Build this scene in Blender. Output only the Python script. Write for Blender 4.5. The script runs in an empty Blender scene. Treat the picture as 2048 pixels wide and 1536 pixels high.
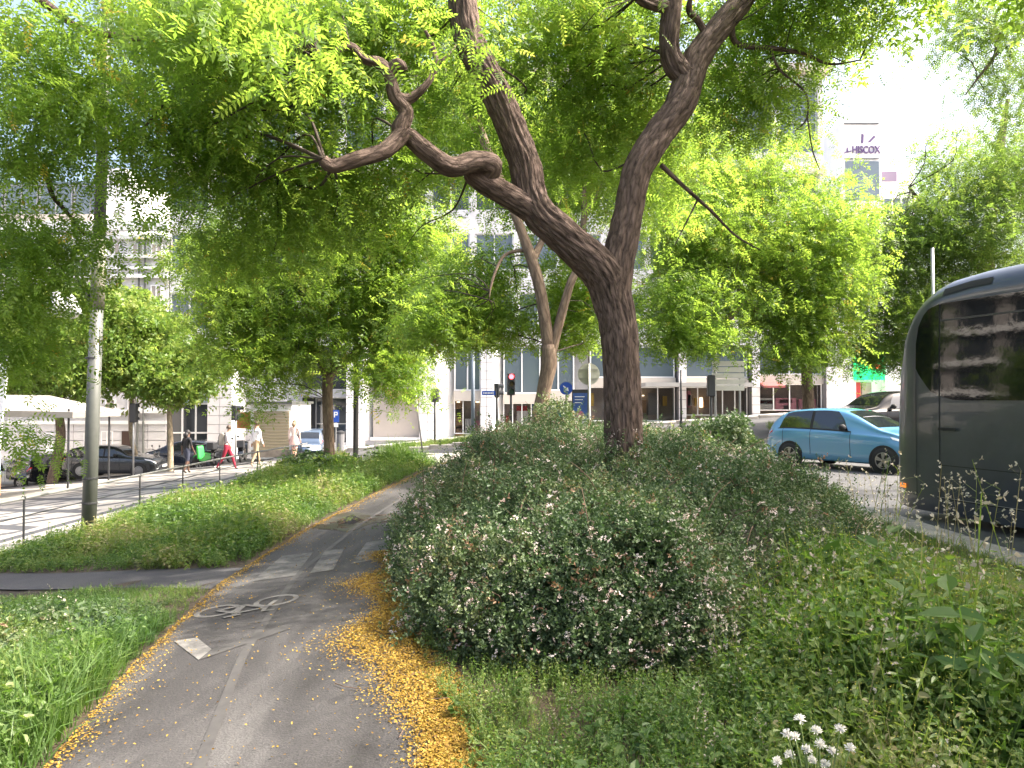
import bpy, bmesh, math, random
import numpy as np
from mathutils import Vector, Matrix, noise as mnoise

random.seed(7)
rng = np.random.default_rng(11)
R = math.radians
SC = bpy.context.scene
COL = SC.collection

# ------------------------------------------------------------------ camera, world, sun, exposure
F = 1500.0
PITCH = math.atan(32 / F)
EYE = 1.65
cam_d = bpy.data.cameras.new("camera")
cam_d.sensor_width = 36.0
cam_d.lens = 36.0 * F / 2048
cam_d.clip_start = 0.05
cam_d.clip_end = 2000
cam = bpy.data.objects.new("camera", cam_d)
cam.location = (0, 0, EYE)
cam.rotation_euler = (math.pi / 2 + PITCH, 0, 0)
COL.objects.link(cam)
SC.camera = cam

SUN_AZ, SUN_EL = 93.0, 50.0          # degrees right of the view axis, above the horizon
world = bpy.data.worlds.new("World")
SC.world = world
world.use_nodes = True
wn = world.node_tree.nodes
sky = wn.new("ShaderNodeTexSky")
sky.sky_type = 'NISHITA'
sky.sun_disc = False
sky.sun_elevation = R(SUN_EL)
sky.sun_rotation = R(SUN_AZ)
sky.air_density = 1.0
sky.dust_density = 9.0
sky.ozone_density = 1.0
world.node_tree.links.new(sky.outputs[0], wn["Background"].inputs[0])
wn["Background"].inputs[1].default_value = 0.15
sun_d = bpy.data.lights.new("sun", 'SUN')
sun_d.energy = 3.2
sun_d.angle = R(0.55)
sun_d.color = (1.0, 0.93, 0.82)
sun = bpy.data.objects.new("sun", sun_d)
sdir = Vector((math.sin(R(SUN_AZ)) * math.cos(R(SUN_EL)), math.cos(R(SUN_AZ)) * math.cos(R(SUN_EL)), math.sin(R(SUN_EL))))
sun.rotation_euler = sdir.to_track_quat('Z', 'Y').to_euler()
sun.location = (20, 10, 40)
COL.objects.link(sun)
SC.view_settings.view_transform = 'Standard'
SC.view_settings.look = 'None'
SC.view_settings.exposure = 2.1
SC.view_settings.gamma = 1.0
SC.view_settings.use_curve_mapping = False
SC.cycles.max_bounces = 8
SC.cycles.transparent_max_bounces = 8
SC.cycles.diffuse_bounces = 4


# ------------------------------------------------------------------ helpers
def W(px, py, Y):
    """photograph pixel + distance -> world point"""
    u, v = (px - 1024) / F, (768 - py) / F
    y = math.cos(PITCH) - v * math.sin(PITCH)
    z = math.sin(PITCH) + v * math.cos(PITCH)
    s = Y / y
    return Vector((u * s, Y, EYE + z * s))


def sst(a, b, x):
    t = np.clip((np.asarray(x, float) - a) / (b - a), 0, 1)
    return t * t * (3 - 2 * t)


def T(x, y):
    """terrain height: flat under the lane, falling to the left, the cross street sloping from right to left"""
    x = np.clip(np.asarray(x, float), -45, 45)
    y = np.asarray(y, float)
    near = np.where(x < -1, 0.1 * (x + 1), 0.0)
    cross = np.where(x < 0, 0.1 * x, 0.068 * x) + 0.1 - 0.02 * np.clip(y - 28, 0, 20)
    w = sst(21, 37, y)
    return near * (1 - w) + cross * w


def Tz(x, y):
    return float(T(x, y))


def tag(o, label=None, cat=None, group=None, kind=None):
    if label: o["label"] = label
    if cat: o["category"] = cat
    if group: o["group"] = group
    if kind: o["kind"] = kind
    return o


def thing(name, loc, label, cat, rz=0.0, group=None):
    o = bpy.data.objects.new(name, None)
    o.location = loc
    o.rotation_euler = (0, 0, rz)
    o.empty_display_size = 0.2
    COL.objects.link(o)
    return tag(o, label, cat, group)


def link(name, me, parent=None, smooth=False):
    o = bpy.data.objects.new(name, me)
    COL.objects.link(o)
    if parent: o.parent = parent
    if smooth:
        me.polygons.foreach_set("use_smooth", np.ones(len(me.polygons), dtype=bool))
    return o


class MB:
    """collects simple solids; build() links them as ONE mesh"""
    def __init__(s):
        s.v, s.f, s.m = [], [], []

    def add(s, vs, fs, mi=0):
        b = len(s.v)
        s.v += [tuple(v) for v in vs]
        s.f += [tuple(i + b for i in f) for f in fs]
        s.m += [mi] * len(fs)
        return s

    def box(s, x0, x1, y0, y1, z0, z1, mi=0):
        vs = [(x0, y0, z0), (x1, y0, z0), (x1, y1, z0), (x0, y1, z0), (x0, y0, z1), (x1, y0, z1), (x1, y1, z1), (x0, y1, z1)]
        return s.add(vs, [(3, 2, 1, 0), (4, 5, 6, 7), (0, 1, 5, 4), (1, 2, 6, 5), (2, 3, 7, 6), (3, 0, 4, 7)], mi)

    def tube(s, pts, rad, n=8, mi=0, cap=True):
        pts = [Vector(p) for p in pts]
        if not hasattr(rad, '__len__'): rad = [rad] * len(pts)
        up = None
        rings = []
        for i, p in enumerate(pts):
            d = (pts[min(i + 1, len(pts) - 1)] - pts[max(i - 1, 0)]).normalized()
            if up is None:
                up = d.orthogonal().normalized()
            up = (up - d * up.dot(d)).normalized()
            sd = d.cross(up)
            rings.append([p + (up * math.cos(2 * math.pi * k / n) + sd * math.sin(2 * math.pi * k / n)) * rad[i] for k in range(n)])
        vs = [q for r_ in rings for q in r_]
        fs = [(i * n + k, i * n + (k + 1) % n, (i + 1) * n + (k + 1) % n, (i + 1) * n + k) for i in range(len(pts) - 1) for k in range(n)]
        if cap:
            fs += [tuple(range(n - 1, -1, -1)), tuple((len(pts) - 1) * n + k for k in range(n))]
        return s.add(vs, fs, mi)

    def lathe(s, prof, c, axis='z', n=20, mi=0, cap=True):
        """prof: list of (radius, along)"""
        c = Vector(c)
        vs = []
        for r_, a in prof:
            for k in range(n):
                t = 2 * math.pi * k / n
                p, q = r_ * math.cos(t), r_ * math.sin(t)
                vs.append(c + {'z': Vector((p, q, a)), 'y': Vector((p, a, q)), 'x': Vector((a, p, q))}[axis])
        m = len(prof)
        fs = [(i * n + k, i * n + (k + 1) % n, (i + 1) * n + (k + 1) % n, (i + 1) * n + k) for i in range(m - 1) for k in range(n)]
        if cap: fs += [tuple(range(n - 1, -1, -1)), tuple((m - 1) * n + k for k in range(n))]
        return s.add(vs, fs, mi)

    def prism(s, poly, a0, a1, axis='y', mi=0):
        """poly 2-D outline extruded along an axis"""
        n = len(poly)
        mk = {'y': lambda p, a: (p[0], a, p[1]), 'x': lambda p, a: (a, p[0], p[1]), 'z': lambda p, a: (p[0], p[1], a)}[axis]
        vs = [mk(p, a0) for p in poly] + [mk(p, a1) for p in poly]
        fs = [tuple(range(n)), tuple(range(2 * n - 1, n - 1, -1))] + [(i, i + n, (i + 1) % n + n, (i + 1) % n) for i in range(n)]
        return s.add(vs, fs, mi)

    def grid(s, P, mi=0):
        nu, nv = len(P), len(P[0])
        return s.add([q for r_ in P for q in r_], [(i * nv + j, (i + 1) * nv + j, (i + 1) * nv + j + 1, i * nv + j + 1) for i in range(nu - 1) for j in range(nv - 1)], mi)

    def mesh(s, name, mats, smooth=False, recalc=True, bevel=0.0):
        me = bpy.data.meshes.new(name)
        me.from_pydata(s.v, [], s.f)
        me.polygons.foreach_set("material_index", s.m)
        for m in (mats if isinstance(mats, (list, tuple)) else [mats]):
            me.materials.append(m)
        if recalc or bevel:
            bm = bmesh.new()
            bm.from_mesh(me)
            if bevel:
                bmesh.ops.bevel(bm, geom=[e for e in bm.edges], offset=bevel, segments=1, affect='EDGES', profile=0.5)
            bmesh.ops.recalc_face_normals(bm, faces=bm.faces)
            bm.to_mesh(me)
            bm.free()
        if smooth:
            me.polygons.foreach_set("use_smooth", np.ones(len(me.polygons), dtype=bool))
        return me

    def build(s, name, mats, parent=None, smooth=False, bevel=0.0):
        return link(name, s.mesh(name, mats, smooth, True, bevel), parent)


# ------------------------------------------------------------------ materials
MATS = {}


def mat(name, col, rough=0.6, metal=0.0, noise=0.0, nscale=6.0, bump=0.0, bscale=40.0, spec=0.5, coat=0.0, emit=None, estr=0.0):
    if name in MATS: return MATS[name]
    m = bpy.data.materials.new(name)
    m.use_nodes = True
    nt = m.node_tree
    b = nt.nodes["Principled BSDF"]
    b.inputs["Base Color"].default_value = (*col, 1)
    b.inputs["Roughness"].default_value = rough
    b.inputs["Metallic"].default_value = metal
    b.inputs["Specular IOR Level"].default_value = spec
    b.inputs["Coat Weight"].default_value = coat
    if emit:
        b.inputs["Emission Color"].default_value = (*emit, 1)
        b.inputs["Emission Strength"].default_value = estr
    tc = nt.nodes.new("ShaderNodeTexCoord")
    if noise > 0:
        n1 = nt.nodes.new("ShaderNodeTexNoise")
        n1.inputs["Scale"].default_value = nscale
        n1.inputs["Detail"].default_value = 8
        n1.inputs["Roughness"].default_value = 0.65
        nt.links.new(tc.outputs["Object"], n1.inputs["Vector"])
        mr = nt.nodes.new("ShaderNodeMapRange")
        mr.inputs[1].default_value = 0.25
        mr.inputs[2].default_value = 0.75
        mr.inputs[3].default_value = 1 - noise
        mr.inputs[4].default_value = 1 + noise
        nt.links.new(n1.outputs["Fac"], mr.inputs[0])
        mx = nt.nodes.new("ShaderNodeVectorMath")
        mx.operation = 'SCALE'
        mx.inputs[0].default_value = col
        nt.links.new(mr.outputs[0], mx.inputs["Scale"])
        nt.links.new(mx.outputs[0], b.inputs["Base Color"])
    if bump > 0:
        n2 = nt.nodes.new("ShaderNodeTexNoise")
        n2.inputs["Scale"].default_value = bscale
        n2.inputs["Detail"].default_value = 6
        nt.links.new(tc.outputs["Object"], n2.inputs["Vector"])
        bp = nt.nodes.new("ShaderNodeBump")
        bp.inputs["Strength"].default_value = bump
        bp.inputs["Distance"].default_value = 0.02
        nt.links.new(n2.outputs["Fac"], bp.inputs["Height"])
        nt.links.new(bp.outputs[0], b.inputs["Normal"])
    MATS[name] = m
    return m


def ramp(nt, stops):
    r_ = nt.nodes.new("ShaderNodeValToRGB")
    e = r_.color_ramp.elements
    while len(e) < len(stops): e.new(0.5)
    for el, (p, c) in zip(e, stops):
        el.position = p
        el.color = (*c, 1)
    return r_


def leafmat(name, stops, tstops, tfac=0.45, rough=0.45, spec=0.35):
    """leaf: reflecting + light let through; colour varies leaf by leaf (attribute tint)"""
    m = bpy.data.materials.new(name)
    m.use_nodes = True
    nt = m.node_tree
    b = nt.nodes["Principled BSDF"]
    b.inputs["Roughness"].default_value = rough
    b.inputs["Specular IOR Level"].default_value = spec
    at = nt.nodes.new("ShaderNodeAttribute")
    at.attribute_name = "tint"
    r1, r2 = ramp(nt, stops), ramp(nt, tstops)
    ai = nt.nodes.new("ShaderNodeAttribute")
    ai.attribute_type = 'INSTANCER'
    ai.attribute_name = "itint"
    sm_ = nt.nodes.new("ShaderNodeMath")
    sm_.operation = 'ADD'
    nt.links.new(at.outputs["Fac"], sm_.inputs[0])
    nt.links.new(ai.outputs["Fac"], sm_.inputs[1])
    nt.links.new(sm_.outputs[0], r1.inputs[0])
    nt.links.new(sm_.outputs[0], r2.inputs[0])
    nt.links.new(r1.outputs[0], b.inputs["Base Color"])
    tr = nt.nodes.new("ShaderNodeBsdfTranslucent")
    nt.links.new(r2.outputs[0], tr.inputs["Color"])
    mx = nt.nodes.new("ShaderNodeMixShader")
    mx.inputs[0].default_value = tfac
    nt.links.new(b.outputs[0], mx.inputs[1])
    nt.links.new(tr.outputs[0], mx.inputs[2])
    nt.links.new(mx.outputs[0], nt.nodes["Material Output"].inputs["Surface"])
    return m


def barkmat(name, c0, c1, su=26.0, sv=3.0, strength=0.9):
    m = bpy.data.materials.new(name)
    m.use_nodes = True
    nt = m.node_tree
    b = nt.nodes["Principled BSDF"]
    b.inputs["Roughness"].default_value = 0.9
    b.inputs["Specular IOR Level"].default_value = 0.2
    uv = nt.nodes.new("ShaderNodeUVMap")
    mp = nt.nodes.new("ShaderNodeMapping")
    mp.inputs["Scale"].default_value = (su, sv, 1)
    nt.links.new(uv.outputs[0], mp.inputs[0])
    n1 = nt.nodes.new("ShaderNodeTexNoise")
    n1.inputs["Scale"].default_value = 1.0
    n1.inputs["Detail"].default_value = 8
    n1.inputs["Roughness"].default_value = 0.65
    n1.inputs["Distortion"].default_value = 0.6
    nt.links.new(mp.outputs[0], n1.inputs["Vector"])
    rp = ramp(nt, [(0.30, c0), (0.62, c1), (0.85, tuple(min(1, c * 1.5) for c in c1))])
    mp2 = nt.nodes.new("ShaderNodeMapping")
    mp2.inputs["Scale"].default_value = (su * 0.62, sv * 0.75, 1)
    nt.links.new(uv.outputs[0], mp2.inputs[0])
    add = nt.nodes.new("ShaderNodeVectorMath")
    add.operation = 'MULTIPLY_ADD'
    nt.links.new(n1.outputs["Color"], add.inputs[0])
    add.inputs[1].default_value = (0.9, 0.9, 0)
    nt.links.new(mp2.outputs[0], add.inputs[2])
    vo = nt.nodes.new("ShaderNodeTexVoronoi")
    vo.feature = 'DISTANCE_TO_EDGE'
    vo.inputs["Scale"].default_value = 1.0
    nt.links.new(add.outputs[0], vo.inputs["Vector"])
    ed = nt.nodes.new("ShaderNodeMapRange")
    ed.inputs[2].default_value = 0.28
    nt.links.new(vo.outputs["Distance"], ed.inputs[0])
    mm = nt.nodes.new("ShaderNodeMath")
    mm.operation = 'MULTIPLY_ADD'
    nt.links.new(ed.outputs[0], mm.inputs[0])
    mm.inputs[1].default_value = 0.22
    ms = nt.nodes.new("ShaderNodeMath")
    ms.operation = 'MULTIPLY'
    nt.links.new(n1.outputs["Fac"], ms.inputs[0])
    ms.inputs[1].default_value = 0.84
    nt.links.new(ms.outputs[0], mm.inputs[2])
    nt.links.new(mm.outputs[0], rp.inputs[0])
    nt.links.new(rp.outputs[0], b.inputs["Base Color"])
    bp = nt.nodes.new("ShaderNodeBump")
    bp.inputs["Strength"].default_value = strength
    bp.inputs["Distance"].default_value = 0.03
    nt.links.new(mm.outputs[0], bp.inputs["Height"])
    nt.links.new(bp.outputs[0], b.inputs["Normal"])
    return m


def groundmat(name, c0, c1, c2, big=0.35, fine=60.0, rough=0.85, speck=0.25, bump=0.35, stretch=(1, 1, 1)):
    """two scales of mottling plus grain"""
    m = bpy.data.materials.new(name)
    m.use_nodes = True
    nt = m.node_tree
    b = nt.nodes["Principled BSDF"]
    b.inputs["Specular IOR Level"].default_value = 0.35
    tc = nt.nodes.new("ShaderNodeTexCoord")
    mp = nt.nodes.new("ShaderNodeMapping")
    mp.inputs["Scale"].default_value = stretch
    nt.links.new(tc.outputs["Object"], mp.inputs[0])
    a = nt.nodes.new("ShaderNodeTexNoise")
    a.inputs["Scale"].default_value = big
    a.inputs["Detail"].default_value = 9
    a.inputs["Roughness"].default_value = 0.6
    a.inputs["Distortion"].default_value = 0.4
    nt.links.new(mp.outputs[0], a.inputs["Vector"])
    rp = ramp(nt, [(0.32, c0), (0.5, c1), (0.7, c2)])
    nt.links.new(a.outputs["Fac"], rp.inputs[0])
    g = nt.nodes.new("ShaderNodeTexNoise")
    g.inputs["Scale"].default_value = fine
    g.inputs["Detail"].default_value = 5
    nt.links.new(tc.outputs["Object"], g.inputs["Vector"])
    mr = nt.nodes.new("ShaderNodeMapRange")
    mr.inputs[1].default_value = 0.3
    mr.inputs[2].default_value = 0.7
    mr.inputs[3].default_value = 1 - speck
    mr.inputs[4].default_value = 1 + speck
    nt.links.new(g.outputs["Fac"], mr.inputs[0])
    sc = nt.nodes.new("ShaderNodeVectorMath")
    sc.operation = 'SCALE'
    nt.links.new(rp.outputs[0], sc.inputs[0])
    nt.links.new(mr.outputs[0], sc.inputs["Scale"])
    nt.links.new(sc.outputs[0], b.inputs["Base Color"])
    r2 = nt.nodes.new("ShaderNodeMapRange")
    r2.inputs[3].default_value = rough - 0.25
    r2.inputs[4].default_value = min(1, rough + 0.1)
    nt.links.new(a.outputs["Fac"], r2.inputs[0])
    nt.links.new(r2.outputs[0], b.inputs["Roughness"])
    bp = nt.nodes.new("ShaderNodeBump")
    bp.inputs["Strength"].default_value = bump
    bp.inputs["Distance"].default_value = 0.01
    nt.links.new(g.outputs["Fac"], bp.inputs["Height"])
    nt.links.new(bp.outputs[0], b.inputs["Normal"])
    MATS[name] = m
    return m


def paintmat(name, col, under, wear=0.5):
    """worn road paint over asphalt"""
    m = bpy.data.materials.new(name)
    m.use_nodes = True
    nt = m.node_tree
    b = nt.nodes["Principled BSDF"]
    b.inputs["Roughness"].default_value = 0.75
    tc = nt.nodes.new("ShaderNodeTexCoord")
    a = nt.nodes.new("ShaderNodeTexNoise")
    a.inputs["Scale"].default_value = 5.0
    a.inputs["Detail"].default_value = 10
    a.inputs["Roughness"].default_value = 0.75
    nt.links.new(tc.outputs["Object"], a.inputs["Vector"])
    rp = ramp(nt, [(wear - 0.14, under), (wear + 0.16, col)])
    nt.links.new(a.outputs["Fac"], rp.inputs[0])
    nt.links.new(rp.outputs[0], b.inputs["Base Color"])
    return m


def calcada():
    """white cobble pavement with dark zigzag bands, as flat inlay"""
    m = bpy.data.materials.new("patterned_cobbles")
    m.use_nodes = True
    nt = m.node_tree
    N, L = nt.nodes, nt.links
    b = N["Principled BSDF"]
    b.inputs["Roughness"].default_value = 0.6
    tc = N.new("ShaderNodeTexCoord")
    sp = N.new("ShaderNodeSeparateXYZ")
    L.new(tc.outputs["Object"], sp.inputs[0])

    def M(op, a, b_=None, c=None):
        n = N.new("ShaderNodeMath")
        n.operation = op
        for i, q in enumerate((a, b_, c)):
            if q is None: continue
            if isinstance(q, (int, float)): n.inputs[i].default_value = q
            else: L.new(q, n.inputs[i])
        return n.outputs[0]
    x, y = sp.outputs[0], sp.outputs[1]
    tx = M('MULTIPLY', M('PINGPONG', x, 1.5), 1 / 1.5)
    ty = M('MULTIPLY', M('PINGPONG', y, 1.1), 1 / 1.1)
    d = M('ADD', tx, ty)
    zig = M('LESS_THAN', M('PINGPONG', d, 0.5), 0.22)
    inner = M('LESS_THAN', x, -9.2)
    band1 = M('LESS_THAN', M('ABSOLUTE', M('ADD', x, 8.75)), 0.16)
    outer = M('GREATER_THAN', x, -15.2)
    dark = M('MAXIMUM', M('MULTIPLY', M('MULTIPLY', zig, inner), outer), band1)
    band2 = M('LESS_THAN', M('ABSOLUTE', M('ADD', x, 15.4)), 0.16)
    dark = M('MAXIMUM', dark, band2)
    vo = N.new("ShaderNodeTexVoronoi")
    vo.inputs["Scale"].default_value = 14
    vo.feature = 'F1'
    L.new(tc.outputs["Object"], vo.inputs["Vector"])
    no = N.new("ShaderNodeTexNoise")
    no.inputs["Scale"].default_value = 0.9
    no.inputs["Detail"].default_value = 8
    L.new(tc.outputs["Object"], no.inputs["Vector"])
    mr = N.new("ShaderNodeMapRange")
    mr.inputs[3].default_value = 0.7
    mr.inputs[4].default_value = 1.2
    L.new(no.outputs["Fac"], mr.inputs[0])
    mixc = N.new("ShaderNodeMix")
    mixc.data_type = 'RGBA'
    mixc.inputs["A"].default_value = (0.30, 0.28, 0.25, 1)
    mixc.inputs["B"].default_value = (0.060, 0.060, 0.064, 1)
    L.new(dark, mixc.inputs["Factor"])
    sc = N.new("ShaderNodeVectorMath")
    sc.operation = 'SCALE'
    L.new(mixc.outputs["Result"], sc.inputs[0])
    L.new(M('MULTIPLY', mr.outputs[0], M('SUBTRACT', 1.12, M('MULTIPLY', vo.outputs["Distance"], 0.35))), sc.inputs["Scale"])
    L.new(sc.outputs[0], b.inputs["Base Color"])
    bp = N.new("ShaderNodeBump")
    bp.inputs["Strength"].default_value = 0.4
    bp.inputs["Distance"].default_value = 0.01
    bp.invert = True
    L.new(vo.outputs["Distance"], bp.inputs["Height"])
    L.new(bp.outputs[0], b.inputs["Normal"])
    return m


asphalt = groundmat("asphalt", (0.045, 0.045, 0.048), (0.065, 0.065, 0.068), (0.10, 0.098, 0.095), 0.3, 70)
lane_m = groundmat("lane_asphalt", (0.024, 0.022, 0.0225), (0.046, 0.043, 0.044), (0.092, 0.087, 0.086), 0.9, 90, 0.8, 0.3, 0.5, (1.9, 0.5, 1))
path_m = groundmat("path_asphalt", (0.040, 0.037, 0.039), (0.058, 0.054, 0.057), (0.085, 0.08, 0.08), 0.8, 90)
soil_m = groundmat("soil", (0.035, 0.026, 0.018), (0.06, 0.045, 0.03), (0.085, 0.066, 0.042), 1.2, 30, 0.95, 0.4, 0.8)
kerb_m = groundmat("kerb_stone", (0.20, 0.185, 0.17), (0.28, 0.26, 0.24), (0.36, 0.34, 0.31), 2.0, 50)
sidewalk_m = groundmat("sidewalk_stone", (0.30, 0.285, 0.27), (0.40, 0.38, 0.36), (0.5, 0.48, 0.45), 0.8, 30)
cal_m = calcada()
paint_m = paintmat("worn_white_paint", (0.150, 0.143, 0.135), (0.036, 0.034, 0.035), 0.52)
paint_f = paintmat("faded_white_paint", (0.070, 0.066, 0.064), (0.044, 0.041, 0.042), 0.52)
paint_b = paintmat("pale_symbol_paint", (0.19, 0.182, 0.173), (0.055, 0.052, 0.052), 0.475)
stone_m = mat("pale_stone", (0.70, 0.675, 0.68), 0.6, noise=0.09, nscale=1.5)
stone2_m = mat("old_plaster", (0.58, 0.565, 0.57), 0.75, noise=0.14, nscale=0.8)
white_m = mat("white_paint", (0.78, 0.77, 0.76), 0.5, noise=0.04, nscale=2)
joint_m = mat("joint_grey", (0.20, 0.19, 0.195), 0.8)
glass_m = mat("window_glass", (0.03, 0.036, 0.042), 0.06, spec=0.9)
glassb_m = mat("blue_glass", (0.11, 0.14, 0.165), 0.08, spec=0.9)
shut_m = mat("roller_blind", (0.42, 0.37, 0.33), 0.7, noise=0.05)
ochre_m = mat("ochre_shutter", (0.36, 0.30, 0.20), 0.55, noise=0.08)
dark_m = mat("dark_metal", (0.028, 0.029, 0.032), 0.45)
grey_m = mat("galvanised_grey", (0.085, 0.09, 0.083), 0.5, noise=0.14, nscale=9)
steel_m = mat("steel", (0.34, 0.34, 0.34), 0.4, metal=0.6)
black_m = mat("black_rubber", (0.014, 0.014, 0.015), 0.75)
chrome_m = mat("alloy", (0.36, 0.36, 0.37), 0.35, metal=0.8)
cglass_m = mat("car_glass", (0.012, 0.015, 0.018), 0.04, spec=0.9)
lamp_m = mat("headlight_lens", (0.75, 0.77, 0.80), 0.12, spec=0.8)
red_m = mat("tail_lens", (0.45, 0.015, 0.012), 0.2, coat=0.6)
orange_m = mat("orange_lens", (0.70, 0.17, 0.01), 0.25, coat=0.5, emit=(1.0, 0.25, 0.02), estr=0.25)
plate_m = mat("plate_white", (0.75, 0.75, 0.72), 0.4)
blue_sign = mat("blue_sign", (0.015, 0.07, 0.36), 0.35)
white_sign = mat("sign_white", (0.75, 0.75, 0.73), 0.45)
sign_back = mat("sign_back", (0.36, 0.36, 0.34), 0.5, noise=0.08)

bark_main = barkmat("ridged_bark", (0.036, 0.025, 0.020), (0.150, 0.106, 0.088), 26, 7.0, 1.0)
bark_thin = barkmat("smooth_bark", (0.085, 0.06, 0.045), (0.205, 0.15, 0.11), 16, 4, 0.5)
bark_pale = barkmat("pale_bark", (0.16, 0.13, 0.09), (0.34, 0.28, 0.20), 12, 5, 0.4)

L_main = leafmat("pinnate_leaf", [(0, (0.050, 0.100, 0.018)), (0.55, (0.085, 0.150, 0.024)), (0.9, (0.13, 0.185, 0.03)), (1, (0.36, 0.26, 0.03))],
                 [(0, (0.26, 0.44, 0.05)), (0.55, (0.40, 0.58, 0.07)), (0.9, (0.56, 0.66, 0.11)), (1, (0.65, 0.50, 0.08))], 0.53)
L_dark = leafmat("dark_leaf", [(0, (0.032, 0.066, 0.018)), (0.6, (0.058, 0.105, 0.025)), (1, (0.10, 0.14, 0.035))],
                 [(0, (0.16, 0.29, 0.045)), (0.6, (0.27, 0.42, 0.06)), (1, (0.42, 0.50, 0.10))], 0.52)
L_lime = leafmat("lime_leaf", [(0, (0.045, 0.10, 0.018)), (0.6, (0.09, 0.155, 0.025)), (1, (0.20, 0.24, 0.055))],
                 [(0, (0.2, 0.38, 0.05)), (0.6, (0.32, 0.48, 0.07)), (1, (0.5, 0.56, 0.13))], 0.4)
L_bush = leafmat("abelia_leaf", [(0, (0.046, 0.080, 0.036)), (0.55, (0.090, 0.130, 0.058)), (0.9, (0.16, 0.185, 0.085)), (1, (0.24, 0.15, 0.09))],
                 [(0, (0.06, 0.13, 0.03)), (0.55, (0.1, 0.2, 0.04)), (0.9, (0.2, 0.28, 0.06)), (1, (0.3, 0.14, 0.06))], 0.22, 0.48, 0.35)
L_herb = leafmat("herb_leaf", [(0, (0.048, 0.096, 0.028)), (0.5, (0.098, 0.155, 0.040)), (0.85, (0.165, 0.195, 0.056)), (1, (0.28, 0.25, 0.13))],
                 [(0, (0.12, 0.27, 0.035)), (0.5, (0.2, 0.38, 0.04)), (0.85, (0.34, 0.46, 0.06)), (1, (0.4, 0.34, 0.15))], 0.35, 0.45)
petal_m = leafmat("yellow_petal", [(0, (0.10, 0.048, 0.010)), (0.35, (0.22, 0.125, 0.016)), (0.7, (0.33, 0.215, 0.026)), (1, (0.38, 0.29, 0.08))],
                  [(0, (0.4, 0.2, 0.02)), (1, (0.6, 0.4, 0.06))], 0.1, 0.7)
pink_m = leafmat("pinkish_flower", [(0, (0.46, 0.27, 0.23)), (0.35, (0.60, 0.49, 0.45)), (1, (0.74, 0.68, 0.64))], [(0, (0.5, 0.3, 0.26)), (1, (0.7, 0.62, 0.58))], 0.25, 0.6)
ygreen_m = leafmat("small_yellow_flower", [(0, (0.22, 0.24, 0.03)), (1, (0.42, 0.38, 0.05))], [(0, (0.3, 0.33, 0.04)), (1, (0.5, 0.45, 0.06))], 0.3, 0.6)
dry_m = leafmat("dry_seed_head", [(0, (0.24, 0.20, 0.13)), (1, (0.52, 0.48, 0.40))], [(0, (0.3, 0.25, 0.16)), (1, (0.55, 0.5, 0.4))], 0.25, 0.8)
fluff_m = mat("white_fluff", (0.72, 0.69, 0.63), 0.9)
stem_m = mat("green_stem", (0.12, 0.17, 0.05), 0.7)
twig_m = mat("dark_twig", (0.05, 0.036, 0.028), 0.9)
dtwig_m = mat("brown_twig", (0.12, 0.075, 0.05), 0.9)


# ------------------------------------------------------------------ vegetation toolkit
def rotm(yaw, pitch, roll):
    cy, sy, cp, sp, cr, sr = np.cos(yaw), np.sin(yaw), np.cos(pitch), np.sin(pitch), np.cos(roll), np.sin(roll)
    M = np.empty((len(yaw), 3, 3))
    M[:, 0, 0], M[:, 0, 1], M[:, 0, 2] = cy * cp, cy * sp * sr - sy * cr, cy * sp * cr + sy * sr
    M[:, 1, 0], M[:, 1, 1], M[:, 1, 2] = sy * cp, sy * sp * sr + cy * cr, sy * sp * cr - cy * sr
    M[:, 2, 0], M[:, 2, 1], M[:, 2, 2] = -sp, cp * sr, cp * cr
    return M


def leaf2(base, d, up, L, w, fold=0.05, droop=0.15):
    """an ovate leaf: two halves folded along the midrib, tip drooping"""
    base, d, up = np.array(base, float), np.array(d, float), np.array(up, float)
    d /= np.linalg.norm(d)
    s = np.cross(d, up)
    s /= (np.linalg.norm(s) + 1e-9)
    n = np.cross(s, d)
    tip = base + d * L - n * L * droop
    l1, l2 = base + d * L * 0.22 + s * w * 0.46 + n * fold * w, base + d * L * 0.62 + s * w * 0.42 + n * (fold * w - 0.4 * droop * L)
    r1, r2 = base + d * L * 0.22 - s * w * 0.46 + n * fold * w, base + d * L * 0.62 - s * w * 0.42 + n * (fold * w - 0.4 * droop * L)
    return [[base, l1, l2, tip], [base, tip, r2, r1]]


class Tpl:
    """leaf template: quads only; fm = material slot of each quad; ft = tint offset"""
    def __init__(s, quads, fm=None, ft=None):
        q = np.asarray(quads, float)
        s.v = q.reshape(-1, 3)
        s.n = len(q)
        s.k = q.shape[1]
        s.fm = np.zeros(s.n, int) if fm is None else np.asarray(fm)
        s.ft = np.zeros(s.n) if ft is None else np.asarray(ft)


def diamond(base, d, up, L, w, fold=0.0):
    """a leaf as one diamond quad"""
    base, d, up = np.array(base, float), np.array(d, float), np.array(up, float)
    d /= np.linalg.norm(d)
    s = np.cross(d, up)
    s /= (np.linalg.norm(s) + 1e-9)
    n = np.cross(s, d)
    m = base + d * L * 0.45
    return [base, m + s * w / 2 + n * fold, base + d * L, m - s * w / 2 + n * fold]


def tri(t):
    """the same leaves as single triangles, for crowns far off"""
    q = t.v.reshape(-1, 4, 3)
    b = q[:, 0] + 0.18 * (q[:, 2] - q[:, 0])
    s = (q[:, 1] - q[:, 3]) * 0.55
    w = np.linalg.norm(s, axis=1) > 0.012
    return Tpl(np.stack([b + s, q[:, 2], b - s], 1)[w], t.fm[w], t.ft[w])


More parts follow.
